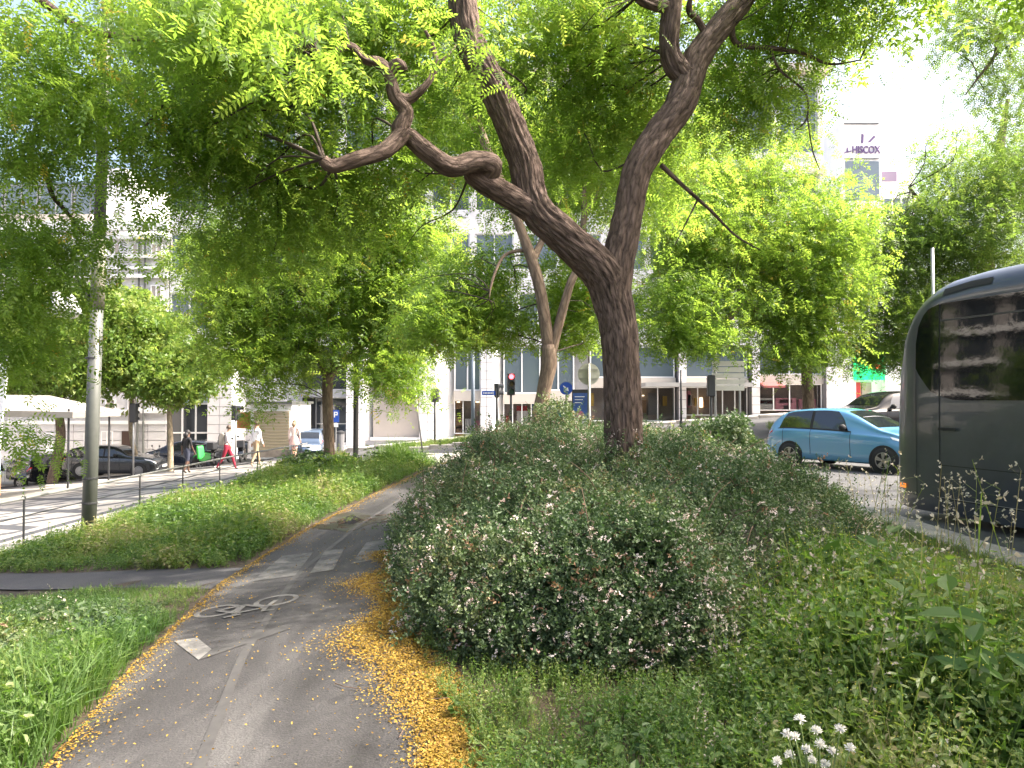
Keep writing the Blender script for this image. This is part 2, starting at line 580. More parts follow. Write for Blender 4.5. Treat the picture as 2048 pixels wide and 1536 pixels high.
def spray_tpl(pairs=6, droop=0.2, lw=0.085, ll=0.22, seed=0):
    g = np.random.default_rng(seed)
    q = []
    for i in range(pairs):
        s = 0.15 + 0.75 * i / (pairs - 1)
        z = -droop * s * s
        for sg in (-1, 1):
            q.append(diamond((s + 0.02 * sg, 0, z), (0.45, sg * 1.0, -0.25 + 0.25 * g.normal()), (0, 0.25 * g.normal(), 1), ll * (1 - 0.3 * abs(s - 0.5)), lw))
    q.append(diamond((0.92, 0, -droop * 0.85), (1, 0, -0.5), (0, 0, 1), ll, lw))
    q.append([np.array((0, -0.006, 0)), np.array((0, 0.006, 0)), np.array((0.95, 0.004, -droop * 0.9)), np.array((0.95, -0.004, -droop * 0.9))])
    return Tpl(q)


def tuft_tpl(n=7, seed=0, lw=0.5, spread=0.6):
    g = np.random.default_rng(seed)
    q = []
    for i in range(n):
        d = g.normal(size=3)
        d[2] -= 0.4
        b = g.normal(size=3) * spread * 0.5
        up = g.normal(size=3) * 0.6 + np.array((0, 0, 1))
        q += leaf2(b, d, up, 0.8 + 0.4 * g.random(), lw, 0.1, 0.12) if lw > 0.6 else [diamond(b, d, up, 0.8 + 0.4 * g.random(), lw)]
    return Tpl(q)


def scatter(name, pos, yaw, pitch, roll, scale, tint, tpls, mats, parent=None, which=None, kind=None):
    """thousands of leaves as one mesh"""
    if not isinstance(tpls, (list, tuple)): tpls = [tpls]
    pos = np.asarray(pos, float)
    n = len(pos)
    if which is None: which = rng.integers(0, len(tpls), n)
    scale = np.broadcast_to(np.asarray(scale, float), (n,))
    Rm = rotm(yaw, pitch, roll)
    V, FM, FT = [], [], []
    for k, t in enumerate(tpls):
        ix = np.where(which == k)[0]
        if not len(ix): continue
        v = np.einsum('nij,kj->nki', Rm[ix], t.v) * scale[ix][:, None, None] + pos[ix][:, None, :]
        V.append(v.reshape(-1, 3))
        FM.append(np.tile(t.fm, len(ix)))
        FT.append((np.repeat(tint[ix], t.n) + np.tile(t.ft, len(ix))))
    V = np.concatenate(V).astype(np.float32)
    FM = np.concatenate(FM).astype(np.int32)
    FT = np.clip(np.concatenate(FT) + rng.normal(0, 0.07, len(FM)), 0, 1).astype(np.float32)
    nf, kk = len(FM), tpls[0].k
    me = bpy.data.meshes.new(name)
    me.vertices.add(len(V))
    me.vertices.foreach_set("co", V.ravel())
    me.loops.add(nf * kk)
    me.loops.foreach_set("vertex_index", np.arange(nf * kk, dtype=np.int32))
    me.polygons.add(nf)
    me.polygons.foreach_set("loop_start", np.arange(0, nf * kk, kk, dtype=np.int32))
    me.polygons.foreach_set("material_index", FM)
    for m in (mats if isinstance(mats, (list, tuple)) else [mats]): me.materials.append(m)
    a = me.attributes.new("tint", 'FLOAT', 'FACE')
    a.data.foreach_set("value", FT)
    me.update(calc_edges=True)
    o = link(name, me, parent)
    if kind: o["kind"] = kind
    return o


_TO = {}


def tpl_object(t, mats):
    """template plant as an object outside the scene, only read by the scatter below"""
    key = (id(t), tuple(m.name for m in mats))
    if key not in _TO:
        me = bpy.data.meshes.new("plant_template")
        me.from_pydata(t.v.tolist(), [], np.arange(t.n * t.k).reshape(-1, t.k).tolist())
        me.polygons.foreach_set("material_index", t.fm.astype(np.int32))
        for m in mats: me.materials.append(m)
        a = me.attributes.new("tint", 'FLOAT', 'FACE')
        a.data.foreach_set("value", t.ft.astype(np.float32))
        _TO[key] = (bpy.data.objects.new("plant_template", me), t)
    return _TO[key][0]


def strew(name, pos, yaw, pitch, roll, scale, tint, tpls, mats, parent=None, kind="stuff"):
    """uncountable small plants: points that carry copies of a few templates (geometry nodes)"""
    tpls = list(tpls) if isinstance(tpls, (list, tuple)) else [tpls]
    mats = list(mats) if isinstance(mats, (list, tuple)) else [mats]
    n = len(pos)
    me = bpy.data.meshes.new(name)
    me.vertices.add(n)
    me.vertices.foreach_set("co", np.asarray(pos, np.float32).ravel())
    for an, ty, val in (("rot", 'FLOAT_VECTOR', np.c_[roll, pitch, yaw].astype(np.float32).ravel()), ("scl", 'FLOAT', np.broadcast_to(np.asarray(scale, np.float32), (n,))), ("itint", 'FLOAT', np.asarray(tint, np.float32)), ("which", 'INT', rng.integers(0, len(tpls), n).astype(np.int32))):
        a = me.attributes.new(an, ty, 'POINT')
        a.data.foreach_set("vector" if ty == 'FLOAT_VECTOR' else "value", val)
    for m in mats: me.materials.append(m)
    o = link(name, me, parent)
    if kind: o["kind"] = kind
    ng = bpy.data.node_groups.new("strew", 'GeometryNodeTree')
    ng.interface.new_socket("Geometry", in_out='INPUT', socket_type='NodeSocketGeometry')
    ng.interface.new_socket("Geometry", in_out='OUTPUT', socket_type='NodeSocketGeometry')
    N, L = ng.nodes, ng.links
    gi, go = N.new("NodeGroupInput"), N.new("NodeGroupOutput")
    jn = N.new("GeometryNodeJoinGeometry")
    for t in tpls:
        oi = N.new("GeometryNodeObjectInfo")
        oi.inputs["Object"].default_value = tpl_object(t, mats)
        oi.inputs["As Instance"].default_value = False
        g2 = N.new("GeometryNodeGeometryToInstance")
        L.new(oi.outputs["Geometry"], g2.inputs[0])
        L.new(g2.outputs[0], jn.inputs[0])

    def attr(nm, ty):
        a = N.new("GeometryNodeInputNamedAttribute")
        a.data_type = ty
        a.inputs["Name"].default_value = nm
        return a.outputs["Attribute"]
    ip = N.new("GeometryNodeInstanceOnPoints")
    L.new(gi.outputs[0], ip.inputs["Points"])
    L.new(jn.outputs[0], ip.inputs["Instance"])
    ip.inputs["Pick Instance"].default_value = True
    L.new(attr("which", 'INT'), ip.inputs["Instance Index"])
    er = N.new("FunctionNodeEulerToRotation")
    L.new(attr("rot", 'FLOAT_VECTOR'), er.inputs[0])
    L.new(er.outputs[0], ip.inputs["Rotation"])
    L.new(attr("scl", 'FLOAT'), ip.inputs["Scale"])
    L.new(ip.outputs[0], go.inputs[0])
    o.modifiers.new("strew", 'NODES').node_group = ng
    return o


def smooth_path(pts, rads, step=0.08):
    pts = [Vector(p) for p in pts]
    P, Q = [], []
    n = len(pts)
    for i in range(n - 1):
        p0, p1, p2, p3 = pts[max(i - 1, 0)], pts[i], pts[i + 1], pts[min(i + 2, n - 1)]
        k = max(2, int((p2 - p1).length / step))
        for j in range(k):
            t = j / k
            P.append(0.5 * ((2 * p1) + (p2 - p0) * t + (2 * p0 - 5 * p1 + 4 * p2 - p3) * t * t + (3 * p1 - p0 - 3 * p2 + p3) * t ** 3))
            Q.append(rads[i] + (rads[i + 1] - rads[i]) * (t * t * (3 - 2 * t)))
    P.append(pts[-1])
    Q.append(rads[-1])
    return P, Q


def limb_mesh(name, limbs, m, parent, n=16, step=0.08, ridge=0.0, jit=0.0):
    """limbs: list of (points, radii); one mesh with UVs in metres (around, along)"""
    verts, faces, uvs = [], [], []
    for li, (pts, rads) in enumerate(limbs):
        P, Q = smooth_path(pts, rads, step)
        nn = n if max(rads) > 0.05 else max(5, n // 3)
        up = None
        b0 = len(verts)
        along = 0
        for i, p in enumerate(P):
            d = (P[min(i + 1, len(P) - 1)] - P[max(i - 1, 0)]).normalized()
            if up is None: up = d.orthogonal().normalized()
            up = (up - d * up.dot(d)).normalized()
            sd = d.cross(up)
            if i: along += (P[i] - P[i - 1]).length
            for k in range(nn):
                t = 2 * math.pi * k / nn
                r_ = Q[i]
                if ridge and max(rads) > 0.05:
                    a = mnoise.noise(Vector((math.cos(t) * r_ * 24, math.sin(t) * r_ * 24, along * 2.2 + li * 7)))
                    c = mnoise.noise(Vector((math.cos(t) * r_ * 60, math.sin(t) * r_ * 60, along * 6 + li * 3)))
                    big = mnoise.noise(Vector((math.cos(t) * 1.3, math.sin(t) * 1.3, along * 1.5 + li * 5)))
                    r_ += ridge * (1 - 2.2 * abs(a)) + ridge * 0.5 * c + Q[i] * 0.10 * big
                q = p + (up * math.cos(t) + sd * math.sin(t)) * r_
                verts.append(q)
                uvs.append((t / (2 * math.pi) * round(2 * math.pi * max(rads) * 10) / 10, along))
        for i in range(len(P) - 1):
            for k in range(nn):
                faces.append((b0 + i * nn + k, b0 + i * nn + (k + 1) % nn, b0 + (i + 1) * nn + (k + 1) % nn, b0 + (i + 1) * nn + k))
        faces.append(tuple(b0 + (len(P) - 1) * nn + k for k in range(nn)))
    me = bpy.data.meshes.new(name)
    me.from_pydata(verts, [], faces)
    uvl = me.uv_layers.new(name="UVMap")
    li = np.empty(len(me.loops), dtype=np.int32)
    me.loops.foreach_get("vertex_index", li)
    uvl.data.foreach_set("uv", np.asarray(uvs, np.float32)[li].ravel())
    me.materials.append(m)
    return link(name, me, parent, True)


def crown_points(blobs, sub=0.42):
    """blobs: (centre xyz, radii xyz, count). Points gather into boughs so gaps stay open between them"""
    out = []
    for c, rad, cnt in blobs:
        c, rad = np.array(c, float), np.array(rad, float)
        nb = max(4, int(cnt / 42))
        d = rng.normal(size=(nb, 3))
        d /= np.linalg.norm(d, axis=1)[:, None]
        cent = c + d * rad * (rng.random(nb) ** 0.45)[:, None]
        k = rng.integers(0, nb, cnt)
        off = rng.normal(size=(cnt, 3)) * np.array((1, 1, 0.55)) * sub * (0.6 + 0.8 * rng.random(nb))[k][:, None]
        out.append(np.c_[cent[k] + off, k % 97 / 97.0])
    return np.concatenate(out)


def crown(name, blobs, tpls, m, parent, scale, sub=0.42, tint=(0.45, 0.2), droop=0.5, origin=(0, 0, 0)):
    P = crown_points(blobs, sub)
    n = len(P)
    clump = P[:, 3]
    tn = np.clip(tint[0] + 0.28 * (clump - 0.5) + rng.normal(0, tint[1] * 0.6, n), 0, 0.93)
    tn[rng.random(n) < 0.012] = 1.0
    sc = scale * (0.7 + 0.6 * rng.random(n))
    return scatter(name, P[:, :3] - np.array(origin), rng.uniform(0, 6.283, n), rng.normal(droop, 0.4, n), rng.normal(0, 0.55, n), sc, tn, tpls, m, parent)


def twigs_to(points, anchors, count, r0=0.02, sag=0.15):
    """thin branches from the limbs out into the leaves"""
    limbs = []
    A = np.array([list(a) for a in anchors])
    for i in rng.choice(len(points), min(count, len(points)), replace=False):
        p = points[i, :3]
        d = np.linalg.norm(A - p, axis=1)
        a = A[d.argmin()]
        L = d.min()
        if L < 0.35 or L > 4.5: continue
        m1 = a * 0.65 + p * 0.35 + rng.normal(0, 0.08 * L, 3) + np.array((0, 0, 0.1 * L))
        m2 = a * 0.3 + p * 0.7 + rng.normal(0, 0.08 * L, 3) + np.array((0, 0, 0.07 * L))
        r_ = r0 * (0.5 + 0.35 * L)
        limbs.append(([a, m1, m2, p], [r_, r_ * 0.75, r_ * 0.5, r_ * 0.2]))
    return limbs


SPRAYS = [spray_tpl(6, 0.2, 0.085, 0.24, 1), spray_tpl(7, 0.35, 0.075, 0.22, 2), spray_tpl(5, 0.1, 0.10, 0.26, 3)]
TUFTS = [tuft_tpl(7, 4, 0.42, 0.9), tuft_tpl(7, 5, 0.42, 1.0), tuft_tpl(6, 6, 0.36, 0.8)]
TUFT3 = [tri(tuft_tpl(8, 7, 0.58, 0.9)), tri(tuft_tpl(8, 8, 0.6, 1.0))]


# ------------------------------------------------------------------ ground, roads, pavements
def sheet(name, fx, u, v, dz, m, wob=0.0, kind="structure", parent=None):
    """draped sheet; fx(u, v) -> x, y"""
    U, V = np.meshgrid(u, v, indexing='ij')
    X, Y = fx(U, V)
    Z = T(X, Y) + dz
    if wob: Z = Z + rng.normal(0, wob, Z.shape)
    mb = MB()
    mb.grid(np.stack([X, Y, Z], -1).tolist())
    me = mb.mesh(name, m)
    # face up
    if me.polygons[0].normal.z < 0:
        me.flip_normals()
    o = link(name, me, parent)
    if kind: o["kind"] = kind
    return o


gx = np.concatenate([[-400, -150, -80], np.linspace(-50, 50, 101), [80, 150, 400]])
gy = np.concatenate([[-300, -100, -40], np.linspace(-20, 70, 91), [110, 200, 500]])
sheet("road", lambda u, v: (u, v), gx, gy, -0.12, asphalt)

LANE_Y = [-6, 1.5, 3.4, 5.0, 7.5, 10.3, 14.6, 18.3, 22, 26]
LANE_X = [-1.7, -1.85, -2.18, -2.54, -2.90, -2.90, -2.62, -2.22, -1.65, -0.9]
lane_l = lambda y: np.interp(y, LANE_Y, LANE_X)
lane_w = lambda y: np.interp(y, [0, 3.4, 5, 8, 14, 26], [2.0, 1.92, 1.88, 1.9, 2.0, 2.1])
bed_r = lambda y: np.interp(y, [-20, 13, 16, 19, 22, 24.5], [4.97, 4.97, 4.6, 3.8, 2.4, 0.6])
bed_l = lambda y: np.interp(y, [-20, 16, 22, 24.5], [-7.6, -7.6, -7.3, -6.6])
sheet("planted_bed", lambda u, v: (bed_l(v) + (bed_r(v) - bed_l(v)) * u, v), np.linspace(0, 1, 40), np.linspace(-18, 24.5, 86), 0.0, soil_m, 0.006)
sheet("cycle_lane", lambda u, v: (lane_l(v) + lane_w(v) * u, v), np.linspace(0, 1, 12), np.linspace(-6, 21.2, 110), 0.025, lane_m)
sheet("crossing_apron", lambda u, v: (-5.6 + 6.1 * u, 20.6 + 3.9 * v), np.linspace(0, 1, 24), np.linspace(0, 1, 16), 0.016, sidewalk_m)
sheet("side_path", lambda u, v: (-2.93 - 4.67 * u, 7.32 + 1.9 * u + 0.05 * np.sin(u * 9) + (0.92 - 0.25 * u) * v), np.linspace(0, 1, 24), np.linspace(0, 1, 4), 0.010, path_m)


def pav(u, v):
    far = 28.4 + np.clip(u + 19, 0, 20) * 0.36
    return u, -18 + (far + 18) * v


sheet("pavement", pav, np.linspace(-19.2, -7.6, 30), np.linspace(0, 1, 60), 0.004, cal_m)
sheet("far_sidewalk", lambda u, v: (u, v), np.linspace(-48, 48, 97), np.linspace(41.2, 47, 5), 0.02, sidewalk_m)
# traffic island with a grass strip
sheet("traffic_island", lambda u, v: (-5.2 + 6.4 * u, 31.2 + 2.2 * v + 0.3 * np.sin(u * 3.1)), np.linspace(0, 1, 14), np.linspace(0, 1, 6), 0.02, sidewalk_m)


def kerb_run(name, pts, w, h, label=None, L=1.0, side=1, m=kerb_m, dz=0.0):
    """a kerb of separate stones that share one mesh"""
    root = bpy.data.objects.new(name, None)
    COL.objects.link(root)
    root["kind"] = "structure"
    base = MB().box(-L / 2 + 0.006, L / 2 - 0.006, -w / 2, w / 2, -0.2, h).mesh("kerb_stone", m, bevel=0.014)
    pts = [Vector(p) for p in pts]
    for a, b in zip(pts[:-1], pts[1:]):
        d = b - a
        k = max(1, round(d.length / L))
        for i in range(k):
            c = a + d * ((i + 0.5) / k)
            o = link("kerb_stone", base, root)
            o.location = (c.x, c.y, Tz(c.x, c.y) + dz + random.uniform(-0.006, 0.006))
            o.rotation_euler = (0, 0, math.atan2(d.y, d.x) + random.uniform(-0.008, 0.008))
            o.scale.x = d.length / k / L
    return root


kerb_run("kerb", [(5.2, 1, 0), (5.2, 13, 0), (4.85, 16, 0), (4.05, 19, 0), (2.7, 22, 0), (1.2, 24, 0)], 0.46, 0.035)
kerb_run("far_kerb", [(-30, 41.1, 0), (30, 41.1, 0)], 0.22, 0.03, L=1.5)
kerb_run("pavement_kerb", [(-19.3, 6, 0), (-19.3, 28.3, 0), (-8.0, 32.4, 0)], 0.3, 0.02, L=1.5)
kerb_run("island_kerb", [(-5.3, 31.05, 0), (1.3, 31.25, 0)], 0.2, 0.04)
kerb_run("bed_end_kerb", [(-6.7, 24.7, 0), (1.0, 24.7, 0)], 0.2, 0.03)


# painted marks on the lane
def flat_poly(name, poly, dz, m, parent=None, res=0.12):
    """thin painted shape draped on the lane"""
    bm = bmesh.new()
    vs = [bm.verts.new((x, y, 0)) for x, y in poly]
    f = bm.faces.new(vs)
    bmesh.ops.triangulate(bm, faces=[f])
    bmesh.ops.subdivide_edges(bm, edges=bm.edges, cuts=2)
    for v in bm.verts: v.co.z = Tz(v.co.x, v.co.y) + dz
    bmesh.ops.recalc_face_normals(bm, faces=bm.faces)
    me = bpy.data.meshes.new(name)
    bm.to_mesh(me)
    bm.free()
    if me.polygons[0].normal.z < 0: me.flip_normals()
    me.materials.append(m)
    return link(name, me, parent)


def ground_px(px, py):
    """where a pixel of the photograph meets the lane plane"""
    Y = EYE * F / (py - 800)
    return ((px - 1024) / F * Y, Y)


def flat_band(mb, pts, w, dz):
    n = len(pts)
    L, Rr = [], []
    for i, p in enumerate(pts):
        a, b = Vector(pts[max(i - 1, 0)]), Vector(pts[min(i + 1, n - 1)])
        d = (b - a).normalized()
        nrm = Vector((-d.y, d.x))
        for lst, s in ((L, 1), (Rr, -1)):
            q = Vector(p) + nrm * w / 2 * s
            lst.append((q.x, q.y, Tz(q.x, q.y) + dz))
    mb.grid([L, Rr])


marks = bpy.data.objects.new("lane_markings", None)
COL.objects.link(marks)
marks["kind"] = "structure"
mb = MB()
cl = [(float(lane_l(y) + lane_w(y) * 0.40), y) for y in np.linspace(2.2, 21, 60)]
flat_band(mb, cl, 0.06, 0.0292)
mb.build("centre_line", paint_f, marks)
for q in ([(506, 1136), (592, 1136 - 4), (628, 1086), (566, 1087)], [(622, 1130), (668, 1128), (690, 1084), (652, 1085)], [(704, 1119), (764, 1114), (786, 1074), (734, 1076)]):
    flat_poly("crossing_stripe", [ground_px(*p) for p in q], 0.0295, paint_m, marks)
flat_poly("arrow_mark", [ground_px(*p) for p in [(352, 1246), (398, 1244), (428, 1272), (402, 1292)]], 0.0295, paint_b, marks)
flat_poly("arrow_mark", [ground_px(*p) for p in [(429, 1272), (570, 1236), (585, 1244), (404, 1292)]], 0.0295, paint_f, marks)
# bicycle symbol: two wheels, frame, handlebar
mb = MB()
bc = ground_px(498, 1186)


def bk(u, v):
    a = R(21)
    return (bc[0] + (u * math.cos(a) - v * math.sin(a)), bc[1] + (u * math.sin(a) + v * math.cos(a)) * 1.0)


for cx, r_ in ((-0.235, 0.165), (0.235, 0.165)):
    flat_band(mb, [bk(cx + r_ * math.cos(t), r_ * 1.0 * math.sin(t)) for t in np.linspace(0, 2 * math.pi, 25)], 0.045, 0.0295)
for seg in ([(-0.235, 0), (-0.10, -0.22), (0.14, -0.20), (0.235, 0)], [(-0.235, 0), (-0.02, 0.02), (0.14, -0.20)], [(-0.02, 0.02), (-0.12, -0.28)], [(-0.19, -0.29), (-0.06, -0.28)], [(0.14, -0.20), (0.11, -0.31), (0.2, -0.33)]):
    flat_band(mb, [bk(*p) for p in seg], 0.042, 0.0335)
mb.build("bicycle_symbol", paint_b, marks)
# puddle and damp patch by the far crossing
wet_m = mat("standing_water", (0.03, 0.028, 0.028), 0.03, spec=0.6)
pud = [ground_px(700 + 22 * math.cos(t) * (1 + 0.25 * math.sin(3 * t)), 1024 + 9 * math.sin(t) * (1 + 0.2 * math.cos(5 * t))) for t in np.linspace(0, 2 * math.pi, 22)[:-1]]
flat_poly("puddle", pud, 0.0335, wet_m)["kind"] = "structure"
damp_m = groundmat("damp_asphalt", (0.02, 0.018, 0.016), (0.035, 0.032, 0.03), (0.075, 0.07, 0.068), 3.5, 60, 0.45)
pud = [ground_px(700 + 78 * math.cos(t) * (1 + 0.2 * math.sin(3 * t + 1)), 1027 + 16 * math.sin(t) * (1 + 0.3 * math.cos(4 * t))) for t in np.linspace(0, 2 * math.pi, 30)[:-1]]
flat_poly("damp_patch", pud, 0.0285, damp_m)["kind"] = "structure"


# ------------------------------------------------------------------ buildings along the far side of the cross street
FY = 45.0                                     # facade plane
PX = lambda px, Y=FY: (px - 1024) / F * Y
PZ = lambda py, Y=FY: EYE + (800 - py) / F * Y


def unit_mesh(name, m, bevel=0.0):
    """1 x 1 x 1 block, origin at the lower front left corner; scaled per copy"""
    return MB().box(0, 1, 0, 1, 0, 1).mesh(name, m, bevel=bevel)


def put(name, me, parent, x0, x1, y0, y1, z0, z1):
    o = link(name, me, parent)
    o.location = (x0, y0, z0)
    o.scale = (x1 - x0, y1 - y0, z1 - z0)
    return o


U_stone = unit_mesh("stone_panel", stone_m)
U_old = unit_mesh("stone_course", stone2_m)
U_joint = unit_mesh("joint", joint_m)
U_glass = unit_mesh("pane", glass_m)
U_gblue = unit_mesh("pane", glassb_m)
U_white = unit_mesh("frame", white_m)
U_steel = unit_mesh("mullion", steel_m)
U_dark = unit_mesh("panel", dark_m)
U_shut = unit_mesh("blind", shut_m)


def window(parent, x0, x1, z0, z1, y, me=U_glass, nx=2, nz=1, t=0.07, dep=0.12, name="window", fr=None):
    """frame (one mesh, scaled), pane as its sub-part"""
    mb = MB()
    w, h = x1 - x0, z1 - z0
    mb.box(0, t, 0, dep, 0, h).box(w - t, w, 0, dep, 0, h).box(t, w - t, 0.002, dep - 0.002, 0, t).box(t, w - t, 0.002, dep - 0.002, h - t, h)
    for i in range(1, nx): mb.box(w * i / nx - t / 2, w * i / nx + t / 2, 0.004, dep - 0.004, t, h - t)
    for i in range(1, nz): mb.box(t, w - t, 0.006, dep - 0.006, h * i / nz - t / 2, h * i / nz + t / 2)
    o = mb.build(name, fr or white_m, parent)
    o.location = (x0, y, z0)
    p = link("pane", me, o)
    p.location = (t * 0.5, dep * 0.6, t * 0.5)
    p.scale = (w - t, 0.02, h - t)
    return o


def copy_tree(o, parent):
    c = o.copy()
    COL.objects.link(c)
    c.parent = parent
    for k in list(o.children): copy_tree(k, c)
    return c


def panels(parent, x0, x1, z0, z1, y, nx, nz, me=U_stone, thick=0.09, g=0.012, skip=None):
    """stone cladding laid panel by panel with open joints; the joint shows the dark backing"""
    for j in range(nz):
        for i in range(nx):
            a, b = x0 + (x1 - x0) * i / nx, x0 + (x1 - x0) * (i + 1) / nx
            c, d = z0 + (z1 - z0) * j / nz, z0 + (z1 - z0) * (j + 1) / nz
            put("stone_panel", me, parent, a + g, b - g, y - thick + random.uniform(-0.004, 0.004), y, c + g, d - g)


# --- modern stone building in the middle
BX0, BX1 = PX(336), PX(1652)
bl = thing("office_building", (0, FY, 0), "long white stone office building with ribbon windows above street level shop fronts", "building")
bl.location = (0, 0, 0)
G1 = PZ(690)                                   # underside of the first upper floor
TOPZ = 21.4
mb = MB()
for z0, z1 in ((G1, 5.9), (8.1, 9.5), (11.7, 13.1), (15.3, 16.6), (20.4, TOPZ)):
    mb.box(BX0, BX1, FY + 0.12, FY + 14, z0, z1)
mb.box(BX0 + 0.3, BX1 - 0.3, FY + 1.2, FY + 13.8, -3, TOPZ - 0.3)
mb.build("wall", stone_m, bl)
mb = MB()
mb.box(BX0 - 0.05, BX1 + 0.35, FY - 0.55, FY + 14.1, TOPZ, TOPZ + 0.45).box(BX0, BX1 + 0.1, FY - 0.2, FY + 0.115, 15.25, 15.5)
mb.build("cornice", mat("beige_cornice", (0.62, 0.54, 0.46), 0.6), bl)
wproto = {}
for z0, z1, me, nx in ((5.9, 8.1, U_gblue, 2), (9.5, 11.7, U_gblue, 2), (13.1, 15.3, U_glass, 2), (16.6, 20.4, U_gblue, 1)):
    k = 15
    wdt = (BX1 - BX0) / k
    for i in range(k):
        if (z0, z1) not in wproto:
            wproto[(z0, z1)] = window(bl, BX0, BX0 + wdt - 0.34, z0, z1, FY + 0.2, me, nx, 2 if z1 - z0 > 3 else 1)
        else:
            o = copy_tree(wproto[(z0, z1)], bl)
            o.location.x = BX0 + i * wdt
        put("stone_panel", U_stone, bl, BX0 + (i + 1) * wdt - 0.33, BX0 + (i + 1) * wdt - 0.01, FY + 0.05, FY + 0.5, z0, z1)
# pillars of the ground floor, clad in stone panels; the side facing the sun is a splayed face
for a, b in ((420, 468), (695, 728), (840, 872), (962, 985), (1355, 1370), (1500, 1516), (1648, 1672)):
    x0, x1 = PX(a), PX(b)
    zb = Tz(x0, FY) - 0.4
    put("pillar_core", U_joint, bl, x0 + 0.02, x1 - 0.02, FY - 0.3, FY + 1.0, zb, G1)
    n = max(6, int((G1 - zb) / 0.5))
    panels(bl, x0, x1, zb, G1, FY - 0.3, 2 if b - a > 20 else 1, n)
for a, b in ((728, 745), (872, 907), (985, 1006), (468, 480)):
    x0, x1 = PX(a), PX(b)
    zb = Tz(x0, FY) - 0.4
    MB().prism([(x0 + 0.004, FY - 0.38), (x1, FY + 0.75), (x1, FY + 1.0), (x0 + 0.004, FY + 1.0)], zb, G1 - 0.002, 'z').build("splayed_face", white_m, bl)


def shop(x0, x1, zt, parts, back=1.9, glow=None):
    """a recessed shop front"""
    return


# glazing on the left of the ground floor
zb = Tz(PX(372), FY)
window(bl, PX(338), PX(419), zb + 0.1, PZ(806), FY - 0.02, U_glass, 3, 2, 0.09)
put("panel", unit_mesh("panel", mat("pale_blue_panel", (0.45, 0.53, 0.60), 0.4)), bl, PX(338), PX(419), FY - 0.04, FY + 0.1, PZ(805), G1)
# dark entrance with steps
zb = Tz(PX(650), FY)
put("panel", U_dark, bl, PX(600), PX(695), FY + 0.5, FY + 0.6, zb - 0.3, G1)
window(bl, PX(628), PX(693), zb, PZ(795), FY + 0.35, U_glass, 2, 2, 0.06, fr=steel_m)
put("panel", unit_mesh("panel", mat("grey_lintel", (0.30, 0.30, 0.31), 0.5)), bl, PX(600), PX(695), FY - 0.1, FY + 0.45, PZ(795), PZ(778))
for i in range(4):
    put("step", U_old, bl, PX(660), PX(695), FY - 1.2 + 0.3 * i, FY - 0.9 + 0.3 * i, zb - 0.6, zb + 0.02 + 0.15 * i)
# window with the beige blind, sill and dark plinth
zb = Tz(PX(790), FY)
put("blind", U_shut, bl, PX(746), PX(838), FY + 0.1, FY + 0.16, PZ(874), PZ(796))
put("blind", unit_mesh("blind", mat("taupe_panel", (0.19, 0.155, 0.14), 0.6)), bl, PX(746), PX(772), FY + 0.1, FY + 0.16, PZ(780), PZ(718))
put("sill", U_white, bl, PX(742), PX(841), FY - 0.25, FY + 0.3, PZ(880), PZ(874.5))
put("plinth", unit_mesh("plinth", mat("plinth_grey", (0.34, 0.33, 0.34), 0.7, noise=0.2, nscale=2)), bl, PX(728), PX(840), FY - 0.15, FY + 0.5, zb - 0.8, PZ(880.5))
aw = MB()
aw.prism([(FY + 0.1, PZ(778)), (FY - 0.7, PZ(788)), (FY - 0.7, PZ(792)), (FY + 0.1, PZ(783))], PX(775), PX(830), 'x')
aw.build("awning", mat("faded_red_awning", (0.42, 0.14, 0.13), 0.7), bl)
put("panel", U_white, bl, PX(773), PX(838), FY + 0.02, FY + 0.1, PZ(780), G1)


def front(a, b, top, goods, nx=3, base=None, fr=white_m, warm=True):
    """glazed shop front with things lit inside"""
    x0, x1 = PX(a), PX(b)
    zb = Tz((x0 + x1) / 2, FY) if base is None else base
    zt = PZ(top)
    put("back_wall", unit_mesh("back_wall", mat("shop_interior", (0.34, 0.28, 0.24), 0.8, noise=0.4, nscale=1.2)), bl, x0, x1, FY + 1.0, FY + 1.15, zb - 0.2, G1 - 0.004)
    window(bl, x0 + 0.02, x1 - 0.02, zb + 0.12, zt, FY + 0.25, unit_mesh("pane", shop_glass), nx, 1, 0.05, name="shop_window", fr=fr)
    put("fascia", unit_mesh("fascia", mat("fascia_beige", (0.50, 0.45, 0.40), 0.6)), bl, x0 + 0.01, x1 - 0.01, FY + 0.02, FY + 0.3, zt, zt + 0.55)
    window(bl, x0 + 0.02, x1 - 0.02, zt + 0.56, G1 - 0.05, FY + 0.25, U_gblue, 2, 1, 0.08)
    for (p, q, r_, s_, m) in goods:
        put("display", unit_mesh("display", m), bl, PX(p), PX(q), FY + 0.6, FY + 0.85, PZ(s_), PZ(r_))


shop_glass = bpy.data.materials.new("shop_glass")
shop_glass.use_nodes = True
_n = shop_glass.node_tree
_b = _n.nodes["Principled BSDF"]
_b.inputs["Base Color"].default_value = (0.02, 0.02, 0.02, 1)
_b.inputs["Roughness"].default_value = 0.04
_t = _n.nodes.new("ShaderNodeBsdfTransparent")
_m = _n.nodes.new("ShaderNodeMixShader")
_m.inputs[0].default_value = 0.30
_n.links.new(_t.outputs[0], _m.inputs[1])
_n.links.new(_b.outputs[0], _m.inputs[2])
_n.links.new(_m.outputs[0], _n.nodes["Material Output"].inputs["Surface"])
g_white, g_pink, g_yel = mat("goods_white", (0.7, 0.68, 0.66), 0.6), mat("goods_pink", (0.72, 0.28, 0.34), 0.6), mat("goods_yellow", (0.62, 0.40, 0.06), 0.6)
g_blue, g_wood, g_red = mat("goods_blue", (0.06, 0.12, 0.34), 0.6), mat("goods_wood", (0.34, 0.20, 0.10), 0.6), mat("goods_red", (0.45, 0.03, 0.04), 0.6)
